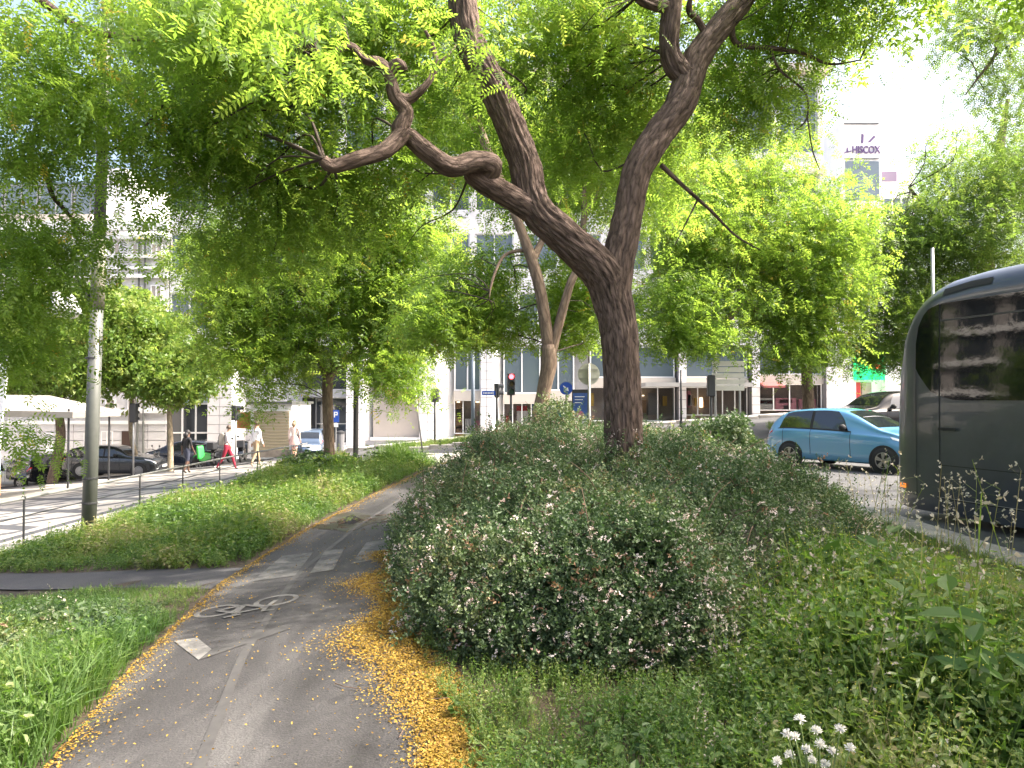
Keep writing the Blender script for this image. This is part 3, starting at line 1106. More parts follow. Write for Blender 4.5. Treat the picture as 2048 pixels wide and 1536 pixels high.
glow_m = mat("warm_shop_lamp", (0.9, 0.8, 0.6), 0.5, emit=(1.0, 0.78, 0.5), estr=1.6)
front(907, 962, 800, [(910, 926, 806, 872, g_wood), (911, 922, 818, 834, g_white), (929, 944, 838, 876, g_white), (950, 960, 842, 874, g_pink), (909, 925, 852, 858, g_yel), (912, 918, 803, 805, glow_m), (950, 958, 803, 805, glow_m)], 3)
front(1006, 1082, 806, [(1012, 1018, 832, 866, g_red), (1034, 1056, 822, 868, g_white), (1033, 1055, 812, 822, g_red), (1062, 1070, 806, 868, g_blue)], 4)
front(1084, 1150, 800, [(1090, 1104, 812, 862, g_white), (1112, 1124, 812, 862, mat("goods_teal", (0.05, 0.30, 0.28), 0.6)), (1130, 1144, 806, 850, g_white)], 3)
front(1180, 1352, 774, [(1180, 1190, 786, 812, g_yel), (1283, 1296, 800, 826, g_wood), (1330, 1338, 792, 812, g_yel), (1282, 1292, 790, 792, glow_m), (1300, 1320, 786, 830, mat("goods_grey", (0.25, 0.24, 0.23), 0.6))], 5)
front(1372, 1498, 774, [(1375, 1386, 782, 815, g_pink), (1380, 1388, 790, 812, g_white), (1394, 1400, 796, 812, g_yel), (1406, 1410, 795, 815, glow_m), (1412, 1424, 800, 816, g_wood), (1428, 1440, 796, 820, mat("goods_grey", (0.25, 0.24, 0.23), 0.6))], 5)
front(1517, 1648, 768, [(1520, 1556, 796, 818, g_white), (1524, 1552, 800, 808, g_red), (1558, 1600, 796, 822, g_pink), (1566, 1592, 799, 806, g_red), (1574, 1588, 811, 820, mat("goods_teal2", (0.03, 0.38, 0.36), 0.6)), (1606, 1640, 798, 820, g_pink)], 4)
mb = MB()
mb.box(PX(1282), PX(1492), FY - 1.5, FY + 0.015, PZ(774), PZ(766))
mb.build("canopy", mat("canopy_grey", (0.34, 0.33, 0.32), 0.6), bl)
mb = MB()
mb.prism([(FY + 0.0, PZ(764)), (FY - 0.9, PZ(772)), (FY - 0.9, PZ(776)), (FY + 0.0, PZ(768))], PX(1518), PX(1560), 'x')
mb.build("awning", mat("red_awning", (0.26, 0.075, 0.07), 0.7), bl)
for px in (1310, 1440, 1580):
    pass

# --- old plastered building on the left
ob = thing("town_house", (0, 0, 0), "old pale plastered town house with moulded window bands at the left of the side street", "building")
OX0, OX1 = -34.0, PX(334)
mb = MB()
mb.box(OX0, OX1 - 0.02, FY + 0.02, FY + 10, -4, PZ(470))
mb.build("wall", stone2_m, ob)
mb = MB()
for py, h, d in ((462, 0.5, 0.6), (478, 0.22, 0.3), (516, 0.2, 0.35), (538, 0.16, 0.22), (556, 0.22, 0.3), (826, 0.2, 0.2), (848, 0.2, 0.16), (700, 0.2, 0.25), (640, 0.16, 0.2)):
    mb.box(OX0, OX1 + d * 0.3, FY - d, FY + 0.019, PZ(py), PZ(py) + h)
mb.build("cornice", white_m, ob)
for j in range(5):
    z0 = PZ(905) + 0.62 * j * 0.0
rows = [(PZ(898) + 0.52 * j, PZ(898) + 0.52 * (j + 1)) for j in range(3)]
for j, (c, d) in enumerate(rows):
    for i in range(12):
        a = OX0 + (OX1 - OX0) * i / 12
        b = OX0 + (OX1 - OX0) * (i + 1) / 12
        put("stone_course", U_old, ob, a + 0.015, b - 0.015, FY - 0.07, FY + 0.018, c + 0.02, d - 0.02)
wp = None
for (a, b, t_, u_) in ((212, 232, 798, 822), (256, 276, 798, 822), (96, 116, 866, 898), (204, 228, 862, 896), (170, 182, 865, 895), (150, 172, 798, 822), (60, 84, 798, 822), (215, 238, 486, 512), (262, 284, 486, 512), (215, 238, 570, 620), (262, 284, 570, 620), (300, 322, 570, 620), (300, 322, 486, 512), (215, 238, 660, 695), (262, 284, 660, 695), (300, 322, 660, 695)):
    w = window(ob, PX(a), PX(b), PZ(u_), PZ(t_), FY - 0.09, U_shut if t_ < 600 or t_ == 798 else U_glass, 2, 1, 0.06)
    put("sill", U_white, w, -0.1, PX(b) - PX(a) + 0.1, -0.12, 0.1, -0.14, -0.003)
MB().box(PX(246), PX(268), FY - 0.1, FY + 0.0, PZ(920), PZ(862)).build("door", mat("brown_door", (0.05, 0.025, 0.018), 0.5), ob)
for px in (278, 290): MB().tube([(PX(px), FY - 0.16, PZ(915)), (PX(px), FY - 0.16, PZ(480))], 0.06, 8).build("downpipe", grey_m, ob)

# --- glass office block behind the old house
gb = thing("glass_building", (0, 0, 0), "blue glass office block with a pale ledge rising above the old town house", "building")
mb = MB()
GX0, GX1, GY = -75.0, -31.4, 58.0
mb.box(GX0, GX1, GY + 0.2, GY + 20, -4, 18.7)
mb.build("wall", glassb_m, gb)
put("ledge", unit_mesh("ledge", mat("beige_ledge", (0.55, 0.48, 0.40), 0.6)), gb, GX0, GX1 + 0.5, GY - 3.2, GY + 1, 14.6, 15.3)
wv = None
for i in range(16):
    x0 = GX1 - 2.7 * (i + 1)
    if wv is None: wv = window(gb, x0, x0 + 2.6, 15.4, 18.4, GY, U_gblue, 2, 1, 0.09, fr=steel_m)
    else:
        o = copy_tree(wv, gb)
        o.location.x = x0
put("corner_pier", U_white, gb, GX1 - 0.05, GX1 + 1.5, GY - 0.3, GY + 20, -3, 19.6)

# --- side building along the left street
sb = thing("arcade_building", (0, 0, 0), "dark windowed side building along the left edge behind the cream awning", "building")
mb = MB()
mb.box(-50, -36.0, 8, 43.5, -5, 16)
mb.build("wall", mat("grey_render", (0.30, 0.28, 0.27), 0.8, noise=0.25, nscale=0.6), sb)
wv = None
for k in range(6): MB().box(-36.0, -35.4, 7.8, 43.6, 2.6 + 2.6 * k, 2.95 + 2.6 * k).build('ledge', white_m, sb)
for k in range(5):
    for i in range(9):
        if wv is None:
            q = MB()
            q.box(-36.02, -35.9, 0, 2.6, 0, 1.9)
            wv = q.build("window", glass_m, sb)
            wv.location = (0, 9.5, 0.6)
        else:
            o = copy_tree(wv, sb)
            o.location = (0, 9.5 + 3.7 * i, 0.5 + 2.6 * k)
wv.location = (0, 9.5, 0.6)

# --- white tower with the lettering
tb = thing("white_tower", (0, 0, 0), "bright white tower block at upper right with dark lettering and a logo on its wall", "building")
TY = 62.0
tx = lambda px: (px - 1024) / F * TY
tz = lambda py: EYE + (800 - py) / F * TY
mb = MB()
mb.box(tx(1688), tx(1768), TY, TY + 12, -2, tz(241))
mb.box(tx(1768) + 0.01, tx(1860), TY + 2.0, TY + 12, -2, tz(300))
mb.build("wall", white_m, tb)
MB().box(tx(1692), tx(1762), TY - 0.12, TY - 0.004, tz(244.5), tz(243)).build("trim", dark_m, tb)
MB().box(tx(1692), tx(1762), TY - 0.12, TY - 0.004, tz(315.5), tz(314.3)).build("trim", dark_m, tb)
purple_m = mat("purple_lettering", (0.10, 0.06, 0.16), 0.5)
MB().box(tx(1694), tx(1762), TY - 0.08, TY - 0.003, tz(400), tz(320)).build("panel", glassb_m, tb)
fc = bpy.data.curves.new("lettering", 'FONT')
fc.body = "HISCOX"
fc.size = 0.86
fc.extrude = 0.05
fc.offset = 0.012
fo = bpy.data.objects.new("lettering_source", fc)
COL.objects.link(fo)
bpy.context.view_layer.update()
lm_ = bpy.data.meshes.new_from_object(fo.evaluated_get(bpy.context.evaluated_depsgraph_get()))
bpy.data.objects.remove(fo)
xs_ = [v.co.x for v in lm_.vertices]
wd = max(xs_) - min(xs_)
lm_.materials.clear()
lm_.materials.append(purple_m)
lo = link("lettering", lm_, tb)
lo.rotation_euler = (math.pi / 2, 0, 0)
lo.scale = ((tx(1764) - tx(1708)) / wd, 1.0, 1)
lo.location = (tx(1708), TY - 0.06, tz(303.5))
# emblem: small mark before the word, larger mark above
lg = MB()
yy_ = TY - 0.08
lg.prism([(tx(1697), tz(301)), (tx(1701), tz(302)), (tx(1699.5), tz(292)), (tx(1698), tz(292))], yy_, TY - 0.003)
lg.prism([(tx(1692), tz(302)), (tx(1707), tz(298)), (tx(1707), tz(300)), (tx(1692), tz(304))], yy_ + 0.006, TY - 0.003)
lg.prism([(tx(1727), tz(283)), (tx(1731), tz(283)), (tx(1732), tz(266)), (tx(1728), tz(264))], yy_, TY - 0.003)
lg.prism([(tx(1741), tz(280)), (tx(1745), tz(281)), (tx(1756), tz(270)), (tx(1752), tz(268))], yy_, TY - 0.003)
lg.build("logo", purple_m, tb)
MB().box(tx(1790), tx(1822), TY + 1.9, TY + 1.995, tz(346), tz(326)).build("sign_panel", mat("mauve_sign", (0.22, 0.17, 0.24), 0.5), tb)
for k in range(6):
    window(tb, tx(1775), tx(1850), tz(380 + 60 * k + 34), tz(380 + 60 * k), TY + 1.88, U_gblue, 4, 1, 0.1)
window(tb, tx(1694), tx(1762), tz(760), tz(420), TY - 0.1, U_gblue, 3, 8, 0.12)
# --- right hand shops beyond the tower
rb = thing("shop_building", (0, 0, 0), "white shop building at the right with a glowing green sign over red doors", "building")
RY = 47.0
qx = lambda px: (px - 1024) / F * RY
qz = lambda py: EYE + (800 - py) / F * RY
mb = MB()
mb.box(qx(1674), qx(1712), RY, RY + 9, 0, qz(640))
mb.box(qx(1772), qx(2040), RY, RY + 9, 0, qz(640))
mb.box(qx(1712), qx(1772), RY + 0.6, RY + 9, 0, qz(640) - 0.01)
mb.build("wall", white_m, rb)
panels(rb, qx(1676), qx(1710), Tz(qx(1690), RY), qz(690), RY, 2, 6)
MB().box(qx(1714), qx(1728), RY + 0.45, RY + 0.595, Tz(qx(1720), RY), qz(764)).build("door", g_red, rb)
MB().box(qx(1731), qx(1750), RY + 0.45, RY + 0.595, Tz(qx(1740), RY), qz(764)).build("door", mat("shop_interior"  , (0.16, 0.13, 0.11)), rb)
MB().box(qx(1706), qx(1766), RY - 0.25, RY - 0.01, qz(760), qz(706)).build("lit_sign", mat("green_led", (0.01, 0.35, 0.10), 0.5, emit=(0.0, 0.9, 0.22), estr=0.55), rb)
MB().box(qx(1746), qx(1757), RY - 0.30, RY - 0.255, qz(737), qz(729)).build("sign_mark", mat("red_led", (0.6, 0.05, 0.03), 0.5, emit=(1, 0.08, 0.03), estr=0.7), rb)

# --- kiosk with a roller shutter, its right side in the sun
ks = thing("kiosk", (0, 0, 0), "small white kiosk with a corrugated ochre shutter behind the walking people", "kiosk")
KY = 40.4
kx = lambda px: (px - 1024) / F * KY
kz = lambda py: EYE + (800 - py) / F * KY
zb = Tz(kx(545), KY) - 0.1
mb = MB()
mb.box(kx(500), kx(583), KY + 0.1, KY + 3.9, zb, kz(808))
mb.build("wall", white_m, ks)
mb = MB()
mb.box(kx(496), kx(587), KY - 0.25, KY + 4.1, kz(808) + 0.003, kz(803))
mb.build("roof", grey_m, ks)
n = 26
sl = unit_mesh("shutter_slat", ochre_m, 0.0)
h = (kz(822) - (zb + 0.5)) / n
for i in range(n):
    o = put("slat", sl, ks, kx(507), kx(578), KY + 0.03 + 0.02 * (i % 2), KY + 0.098, zb + 0.5 + h * i, zb + 0.5 + h * i + h * 0.82)
MB().box(kx(503), kx(582), KY + 0.02, KY + 0.098, zb + 0.12, zb + 0.49).build("lower_panel", mat("dirty_panel", (0.20, 0.17, 0.14), 0.7, noise=0.5, nscale=3), ks)
MB().box(kx(480) - 0.6, kx(498), KY + 0.9, KY + 1.0, kz(858), kz(825)).build("poster", mat("poster_orange", (0.40, 0.17, 0.06), 0.6, noise=0.7, nscale=2.5), ks)

# ------------------------------------------------------------------ street furniture
def pole(mb, x, y, r0, r1, z0, z1, n=14, lean=(0, 0), mi=0):
    mb.tube([(x, y, z0), (x + lean[0] * 0.5, y + lean[1] * 0.5, (z0 + z1) / 2), (x + lean[0], y + lean[1], z1)], [r0, (r0 + r1) / 2, r1], n, mi)


# thick grey lamp pole on the left verge
LX, LY = -6.87, 12.2
lp = thing("lamp_pole", (LX, LY, Tz(LX, LY)), "thick grey galvanised lamp pole with a banded sleeve in the left verge", "lamp pole")
mb = MB()
pole(mb, 0, 0, 0.112, 0.098, -0.2, 3.75, 20, (0.10, 0))
mb.build("shaft", grey_m, lp, True)
mb = MB()
pole(mb, 0.103, 0, 0.108, 0.106, 3.72, 4.85, 20, (0.03, 0))
mb.build("sleeve", mat("pale_sleeve", (0.20, 0.19, 0.15), 0.6, noise=0.1), lp, True)
mb = MB()
pole(mb, 0.125, 0, 0.09, 0.075, 4.84, 9.2, 18, (0.10, 0))
mb.build("upper_shaft", dark_m, lp, True)
for z in (0.55, 0.95, 2.9):
    MB().lathe([(0.108, 0), (0.118, 0.004), (0.118, 0.03), (0.108, 0.034)], (0.014 + 0.013 * z, 0, z), 'z', 20).build("band", dark_m, lp)
mb = MB()
mb.box(0.10, 0.18, -0.05, 0.05, 2.98, 3.45)
mb.build("control_box", dark_m, lp)
# twin bell lamps hanging by the pole
for i, (px, py) in enumerate(((112, 608), (140, 612))):
    p = W(px, py, 11.4 + 0.5 * i) - Vector((LX, LY, Tz(LX, LY)))
    arm = MB()
    arm.tube([(0.09, 0, 3.6), (p.x * 0.5, p.y * 0.5, p.z + 0.55), (p.x, p.y, p.z + 0.40), (p.x, p.y, p.z + 0.16)], [0.025, 0.022, 0.02, 0.018], 8)
    a = arm.build("lamp_arm", dark_m, lp, True)
    MB().lathe([(0.03, 0.2), (0.06, 0.18), (0.10, 0.08), (0.16, -0.06), (0.17, -0.12), (0.165, -0.125)], p, 'z', 20).build("lamp_shade", mat("lamp_grey", (0.40, 0.40, 0.42), 0.35), a, True)
    MB().lathe([(0.13, -0.121), (0.12, -0.16), (0.07, -0.2), (0.005, -0.21)], p, 'z', 18).build("bulb_glass", white_m, a, True)

# railing between verge and pavement
rail = thing("railing", (-7.62, 18, 0), "low dark two bar railing between the left verge and the patterned pavement", "railing")
ys = [9.7, 11.75, 13.6, 15.4, 17.4, 19.6, 22.0, 25.0]
rx = lambda y: -7.62 + 0.65 * float(sst(20, 26, y))
post = MB()
post.tube([(0, 0, -0.05), (0, 0, 0.78)], 0.017, 8).lathe([(0.03, 0.77), (0.03, 0.80), (0.005, 0.81)], (0, 0, 0), 'z', 8)
pm = post.mesh("post", dark_m)
for y in ys:
    o = link("post", pm, rail)
    o.location = (rx(y) + 7.62, y - 18, Tz(rx(y), y))
for zz, r_ in ((0.775, 0.022), (0.50, 0.011)):
    mb = MB()
    yl = np.linspace(6, 25.6, 40)
    mb.tube([(rx(y) + 7.62, y - 18, Tz(rx(y), y) + zz) for y in yl], r_, 8)
    mb.build("rail", dark_m if zz < 0.7 else steel_m, rail, True)


def traffic_light(x, y, h, label, face, lit=None, lens=3, s=1.0, pole_m=dark_m, head_z=None, group="traffic lights", lean=0.0):
    """face: yaw of the lens side (0 = towards the camera)"""
    z = Tz(x, y)
    t = thing("traffic_light", (x, y, z), label, "traffic light", group=group)
    mb = MB()
    pole(mb, 0, 0, 0.05, 0.045, -0.1, h, 10, (lean, 0))
    mb.build("pole", pole_m, t, True)
    H = 0.30 * lens * s
    hz = (h if head_z is None else head_z)
    hd = MB()
    hd.box(-0.16 * s, 0.16 * s, -0.10 * s, 0.12 * s, 0, H)
    hm = hd.mesh("signal_head", dark_m, bevel=0.03 * s)
    hd = link("signal_head", hm, t)
    hd.location = (lean, 0, hz - H * 0.35)
    hd.rotation_euler = (0, 0, face)
    cols = [mat("lens_red_lit", (0.8, 0.05, 0.06), 0.3, emit=(1.0, 0.08, 0.10), estr=2.2) if lit == 'red' else mat("lens_red_dark", (0.10, 0.01, 0.01), 0.3), mat("lens_amber", (0.08, 0.05, 0.01), 0.3), mat("lens_green", (0.01, 0.06, 0.03), 0.3)]
    for i in range(lens):
        cz = H - 0.15 * s - 0.30 * s * i
        MB().lathe([(0.10 * s, -0.115 * s), (0.10 * s, -0.098 * s)], (0, 0, cz), 'y', 16).build("lens", cols[0 if i == 0 else (2 if i == lens - 1 else 1)], hd)
        v = MB()
        pts = [(0.12 * s * math.cos(a), 0.12 * s * math.sin(a)) for a in np.linspace(-0.3, math.pi + 0.3, 11)]
        v.grid([[(a, -0.28 * s, cz + b + 0.0) for a, b in pts], [(a, -0.10 * s, cz + b) for a, b in pts]])
        v.build("visor", dark_m, hd)
    return t


def XY(px, Y): return ((px - 1024) / F * Y, Y)


def top_h(px, py, Y):
    x, y = XY(px, Y)
    return EYE + (800 - py) / F * Y - Tz(x, y)


traffic_light(*XY(1022, 30.5), top_h(1020, 775, 30.5), "traffic light glowing red left of the forked tree", 0.15, 'red', head_z=top_h(1020, 775, 30.5))
traffic_light(*XY(994, 32), top_h(994, 785, 32), "narrow two lamp pedestrian signal beside the blue street name sign", 1.5, None, 2)
traffic_light(*XY(870, 32.4), top_h(869, 795, 32.4), "thin traffic light turned away in front of the white splayed pillar", 2.6, None, 2)
traffic_light(*XY(268, 35.5), top_h(262, 832, 35.5), "traffic light seen from behind on a grey pole by the dark estate car", 3.0, None, 3, 1.0, steel_m)
traffic_light(*XY(472, 33), top_h(470, 830, 33), "grey poled traffic light behind the person in red trousers", 1.45, None, 2, 1.1, steel_m)
traffic_light(*XY(1422, 27), top_h(1422, 778, 27), "black signal head seen from behind left of the stacked direction boards", 3.14, None, 3, 0.85)


def lamp_post(px, base, top, Y, r_, label, m=dark_m, arm=None):
    x, y = XY(px, Y)
    t = thing("lamp_post", (x, y, Tz(x, y)), label, "post", group="slim street posts")
    mb = MB()
    pole(mb, 0, 0, r_, r_ * 0.8, -0.1, top_h(px, top, Y), 12)
    mb.build("shaft", m, t, True)
    MB().lathe([(r_ * 1.6, 0), (r_ * 1.6, 0.25), (r_ * 1.15, 0.32)], (0, 0, 0), 'z', 12).build("base_collar", m, t)
    if arm:
        z = top_h(px, top, Y)
        MB().tube([(0, 0, z - 0.05), (arm * 0.5, 0, z + 0.25), (arm, 0, z + 0.3)], [0.04, 0.035, 0.03], 8).build("arm", m, t)
        MB().lathe([(0.02, 0.06), (0.16, 0.02), (0.2, -0.05), (0.05, -0.08)], (arm, 0, z + 0.26), 'z', 14).build("lantern", steel_m, t)
    return t


lamp_post(712, 935, 560, 23.3, 0.085, "dark lamp post just right of the slender verge tree", dark_m, 1.2)
lamp_post(946, 890, 700, 32.2, 0.09, "blue grey post in front of the shop with white goods", mat("blue_grey_post", (0.13, 0.16, 0.20), 0.5))
lamp_post(1362, 830, 740, 33, 0.05, "thin black post before the grey canopy column", dark_m)
lamp_post(1868, 800, 495, 27, 0.07, "tall steel lamp post rising above the grey coach", steel_m)


def round_sign(px, py, rpx, Y, label, back=True, face_m=None, arrow=False, lean=0.0, pr=0.03, yaw=0.0):
    x, y = XY(px, Y)
    z0 = Tz(x, y)
    cz = EYE + (800 - py) / F * Y - z0
    r_ = rpx / F * Y
    t = thing("road_sign", (x, y, z0), label, "road sign", rz=yaw, group="road signs")
    mb = MB()
    pole(mb, -lean, 0.0, pr, pr, -0.1, cz + r_ * 0.9, 10, (lean, 0))
    mb.build("pole", steel_m if back else grey_m, t, True)
    yd = 0.05 if back else -0.05
    MB().lathe([(r_, yd - 0.008), (r_, yd + 0.008)], (0, 0, cz), 'y', 28).build("disc", sign_back if back else face_m, t)
    if back:
        mb = MB()
        for dz in (-0.4, 0.4): mb.box(-r_ * 0.8, r_ * 0.8, 0.026, 0.04, cz + dz * r_ - 0.02, cz + dz * r_ + 0.02)
        mb.build("bracket", steel_m, t)
    if arrow:
        mb = MB()
        rr = r_ * 0.95
        mb.prism([(-rr * .5, cz + rr * .35), (-rr * .45, cz + rr * .5), (rr * .15, cz + rr * .05), (rr * .28, cz + rr * .2), (rr * .42, cz - rr * .42), (-rr * .2, cz - rr * .28), (-rr * .02, cz - rr * .12)], -0.064, -0.059)
        mb.build("arrow", white_sign, t)
    return t


round_sign(1178, 748, 22, 19.5, "large pale round sign seen from behind close to the big trunk", True)
round_sign(1132, 777, 13, 30, "round blue sign with a white arrow right of the forked tree", False, blue_sign, True)
round_sign(829, 780, 15, 29, "round sign seen from behind on a leaning pole before the beige blind", True, None, False, -0.32)

x, y = XY(672, 39.4)
ps = thing("parking_sign", (x, y, Tz(x, y)), "small blue parking sign on a post behind the slender verge tree", "road sign", group="road signs")
z = top_h(672, 833, 39.4)
mb = MB(); pole(mb, 0, 0.03, 0.03, 0.03, -0.1, z + 0.35, 8); mb.build("pole", steel_m, ps)
MB().box(-0.17, 0.17, -0.02, 0.0, z - 0.30, z + 0.34).build("panel", blue_sign, ps)
mb = MB(); mb.box(-0.10, -0.04, -0.028, -0.021, z - 0.05, z + 0.25); mb.box(-0.04, 0.09, -0.028, -0.021, z + 0.19, z + 0.25); mb.box(-0.04, 0.09, -0.028, -0.021, z + 0.06, z + 0.12); mb.box(0.05, 0.10, -0.0282, -0.0212, z + 0.12, z + 0.19)
mb.build("letter", white_sign, ps)
MB().box(-0.12, 0.12, -0.02, 0.0, z - 0.55, z - 0.34).build("plate", white_sign, ps)

x, y = XY(978, 31.8)
ns = thing("street_name_sign", (x, y, Tz(x, y)), "blue street name board sticking out left of the pedestrian signal", "sign")
z = top_h(978, 786, 31.8)
MB().box(-0.30, 0.27, -0.03, 0.03, z - 0.09, z + 0.09).build("board", blue_sign, ns)
mb = MB(); pole(mb, 0.30, 0, 0.03, 0.03, -0.1, z + 0.2, 8); mb.build("pole", dark_m, ns)
mb = MB()
for i in range(7): mb.box(-0.24 + 0.065 * i, -0.20 + 0.065 * i, -0.036, -0.031, z - 0.03, z + 0.03)
o = mb.build("lettering", white_sign, ns); o["kind"] = "stuff"

x, y = XY(1456, 27.5)
ds = thing("direction_sign", (x, y, Tz(x, y)), "stack of five blank white direction boards behind the bush", "sign")
mb = MB()
for dx in (-0.45, 0.45): pole(mb, dx, 0.05, 0.04, 0.04, -0.1, top_h(1456, 722, 27.5), 8)
mb.build("pole", steel_m, ds)
for i in range(5):
    z1 = top_h(1456, 722 + 12.2 * i, 27.5)
    MB().box(-0.58 + 0.02 * (i % 2), 0.60, -0.02, 0.02, z1 - 0.19, z1).build("board", mat("board_cream", (0.56, 0.54, 0.48), 0.5, noise=0.06), ds)

x, y = XY(1160, 33.5)
pp_ = thing("poster_panel", (x, y, Tz(x, y)), "free standing blue poster panel with a pink motif left of the big trunk", "advertising panel")
z0, z1 = top_h(1160, 842, 33.5), top_h(1160, 779, 33.5)
MB().box(-0.36, 0.36, -0.06, 0.06, z0, z1).build("case", dark_m, pp_)
MB().box(-0.32, 0.32, -0.07, -0.061, z0 + 0.05, z1 - 0.16).build("poster", mat("poster_blue", (0.04, 0.09, 0.26), 0.4, noise=0.4, nscale=3), pp_)
MB().lathe([(0.20, -0.082), (0.20, -0.0715)], (-0.02, 0, z0 + 0.26), 'y', 16).build("motif", mat("poster_pink", (0.45, 0.15, 0.22), 0.5, noise=0.4, nscale=8), pp_)
mb = MB()
for i in range(3): mb.box(-0.24, 0.20 - 0.08 * i, -0.08, -0.0715, z1 - 0.34 - 0.13 * i, z1 - 0.31 - 0.13 * i)
o = mb.build("lettering", white_sign, pp_); o["kind"] = "stuff"
MB().box(-0.05, 0.05, -0.04, 0.04, -0.1, z0).build("foot", dark_m, pp_)

# cream awning of the pavement cafe on the left
aX, aY = (-18.6, 26.5)
an = thing("awning", (aX, aY, Tz(aX, aY)), "cream fabric cafe awning on posts at the left edge of the pavement", "awning")
fr_ = W(145, 824, 24.5) - Vector(an.location)
cream = mat("cream_canvas", (0.22, 0.205, 0.185), 0.8, noise=0.08)
ax0, ax1 = -6.0, fr_.x
zc = fr_.z
ridge = zc + 0.55
mb = MB()
mb.grid([[(ax0, fr_.y - 0.2, zc + 0.1), (ax0, fr_.y + 1.5, ridge + 0.1), (ax0, fr_.y + 3.2, zc + 0.1)], [(ax1 - 1.6, fr_.y - 0.1, zc + 0.04), (ax1 - 1.7, fr_.y + 1.5, ridge), (ax1 - 1.6, fr_.y + 3.2, zc)], [(ax1, fr_.y, zc), (ax1 - 0.05, fr_.y + 1.5, zc + 0.02), (ax1, fr_.y + 3.0, zc)]])
mb.build("canvas", cream, an)
mb = MB()
mb.grid([[(ax0, fr_.y - 0.21, zc + 0.1), (ax1 - 1.6, fr_.y - 0.11, zc + 0.04), (ax1 + 0.01, fr_.y - 0.01, zc), (ax1 + 0.01, fr_.y + 3.0, zc)], [(ax0, fr_.y - 0.21, zc - 0.12), (ax1 - 1.6, fr_.y - 0.11, zc - 0.16), (ax1 + 0.01, fr_.y - 0.01, zc - 0.2), (ax1 + 0.01, fr_.y + 3.0, zc - 0.2)]])
mb.build("valance", cream, an)
pm = MB().tube([(0, 0, -0.1), (0, 0, zc + 0.1)], 0.035, 8).mesh("post", dark_m)
for dx, dy in ((ax1 - 0.3, 0.3), (ax1 - 0.3, 2.8), (ax0 + 0.4, 0.3), (ax0 + 0.4, 2.8)):
    o = link("post", pm, an)
    o.location = (dx, fr_.y + dy, 0)
# white banner at the far left edge
x, y = XY(-6, 11.0)
bn = thing("banner", (x, y, Tz(x, y)), "tall white banner with an orange and blue foot cut by the left edge", "banner")
z1, z0 = top_h(0, 700, 11), top_h(0, 990, 11)
poly = [(-0.35, z0 + 0.62), (0.05, z0 + 0.62), (0.12, z0 + 1.5), (0.17, z1 - 0.25), (0.13, z1), (-0.35, z1 + 0.1)]
MB().prism(poly, -0.015, 0.015).build("cloth", white_m, bn)
MB().box(-0.35, 0.055, -0.017, 0.017, z0 + 0.30, z0 + 0.615).build("stripe", mat("banner_blue", (0.35, 0.50, 0.60), 0.7), bn)
MB().box(-0.35, 0.06, -0.018, 0.018, z0, z0 + 0.295).build("stripe", mat("banner_orange", (0.50, 0.24, 0.10), 0.7), bn)
MB().tube([(-0.37, 0, -0.1), (-0.37, 0, z1 + 0.2)], 0.02, 8).build("pole", dark_m, bn)
# grey bin by the entrance steps
x, y = XY(681, 40.6)
bi = thing("litter_bin", (x, y, Tz(x, y)), "grey litter bin standing right of the parking sign post", "bin")
MB().lathe([(0.2, 0), (0.24, 0.9), (0.25, 0.92)], (0, 0, 0), 'z', 16).build("body", mat("bin_grey", (0.16, 0.16, 0.17), 0.5), bi)
MB().lathe([(0.26, 0.922), (0.25, 1.0), (0.1, 1.08)], (0, 0, 0), 'z', 16).build("lid", dark_m, bi)

# ------------------------------------------------------------------ vehicles
def carpaint(name, col, rough=0.28):
    return mat(name, col, rough, metal=0.15, coat=1.0, spec=0.6)


PROF = {   # u from the rear: shoulder height, top height, half width of the top relative to the shoulder (all / H or / half width)
    'hatch': dict(u=[0, .02, .06, .11, .20, .32, .46, .56, .64, .72, .80, .88, .94, .98, 1.0],
                  s=[.48, .58, .615, .63, .635, .63, .62, .61, .60, .595, .58, .56, .52, .45, .38],
                  t=[.52, .63, .80, .91, .97, .995, 1.0, .97, .885, .775, .67, .625, .575, .49, .40],
                  win=[(.105, .335), (.355, .60)], ws=(.57, .775), rw=(.03, .10)),
    'suv': dict(u=[0, .02, .05, .10, .20, .32, .45, .54, .62, .68, .76, .86, .94, .98, 1.0],
                s=[.50, .60, .635, .645, .645, .64, .635, .63, .62, .615, .60, .585, .55, .48, .40],
                t=[.54, .66, .80, .92, .975, 1.0, .995, .965, .865, .70, .665, .635, .59, .51, .42],
                win=[(.09, .29), (.305, .44), (.455, .595)], ws=(.55, .675), rw=(.03, .10)),
}


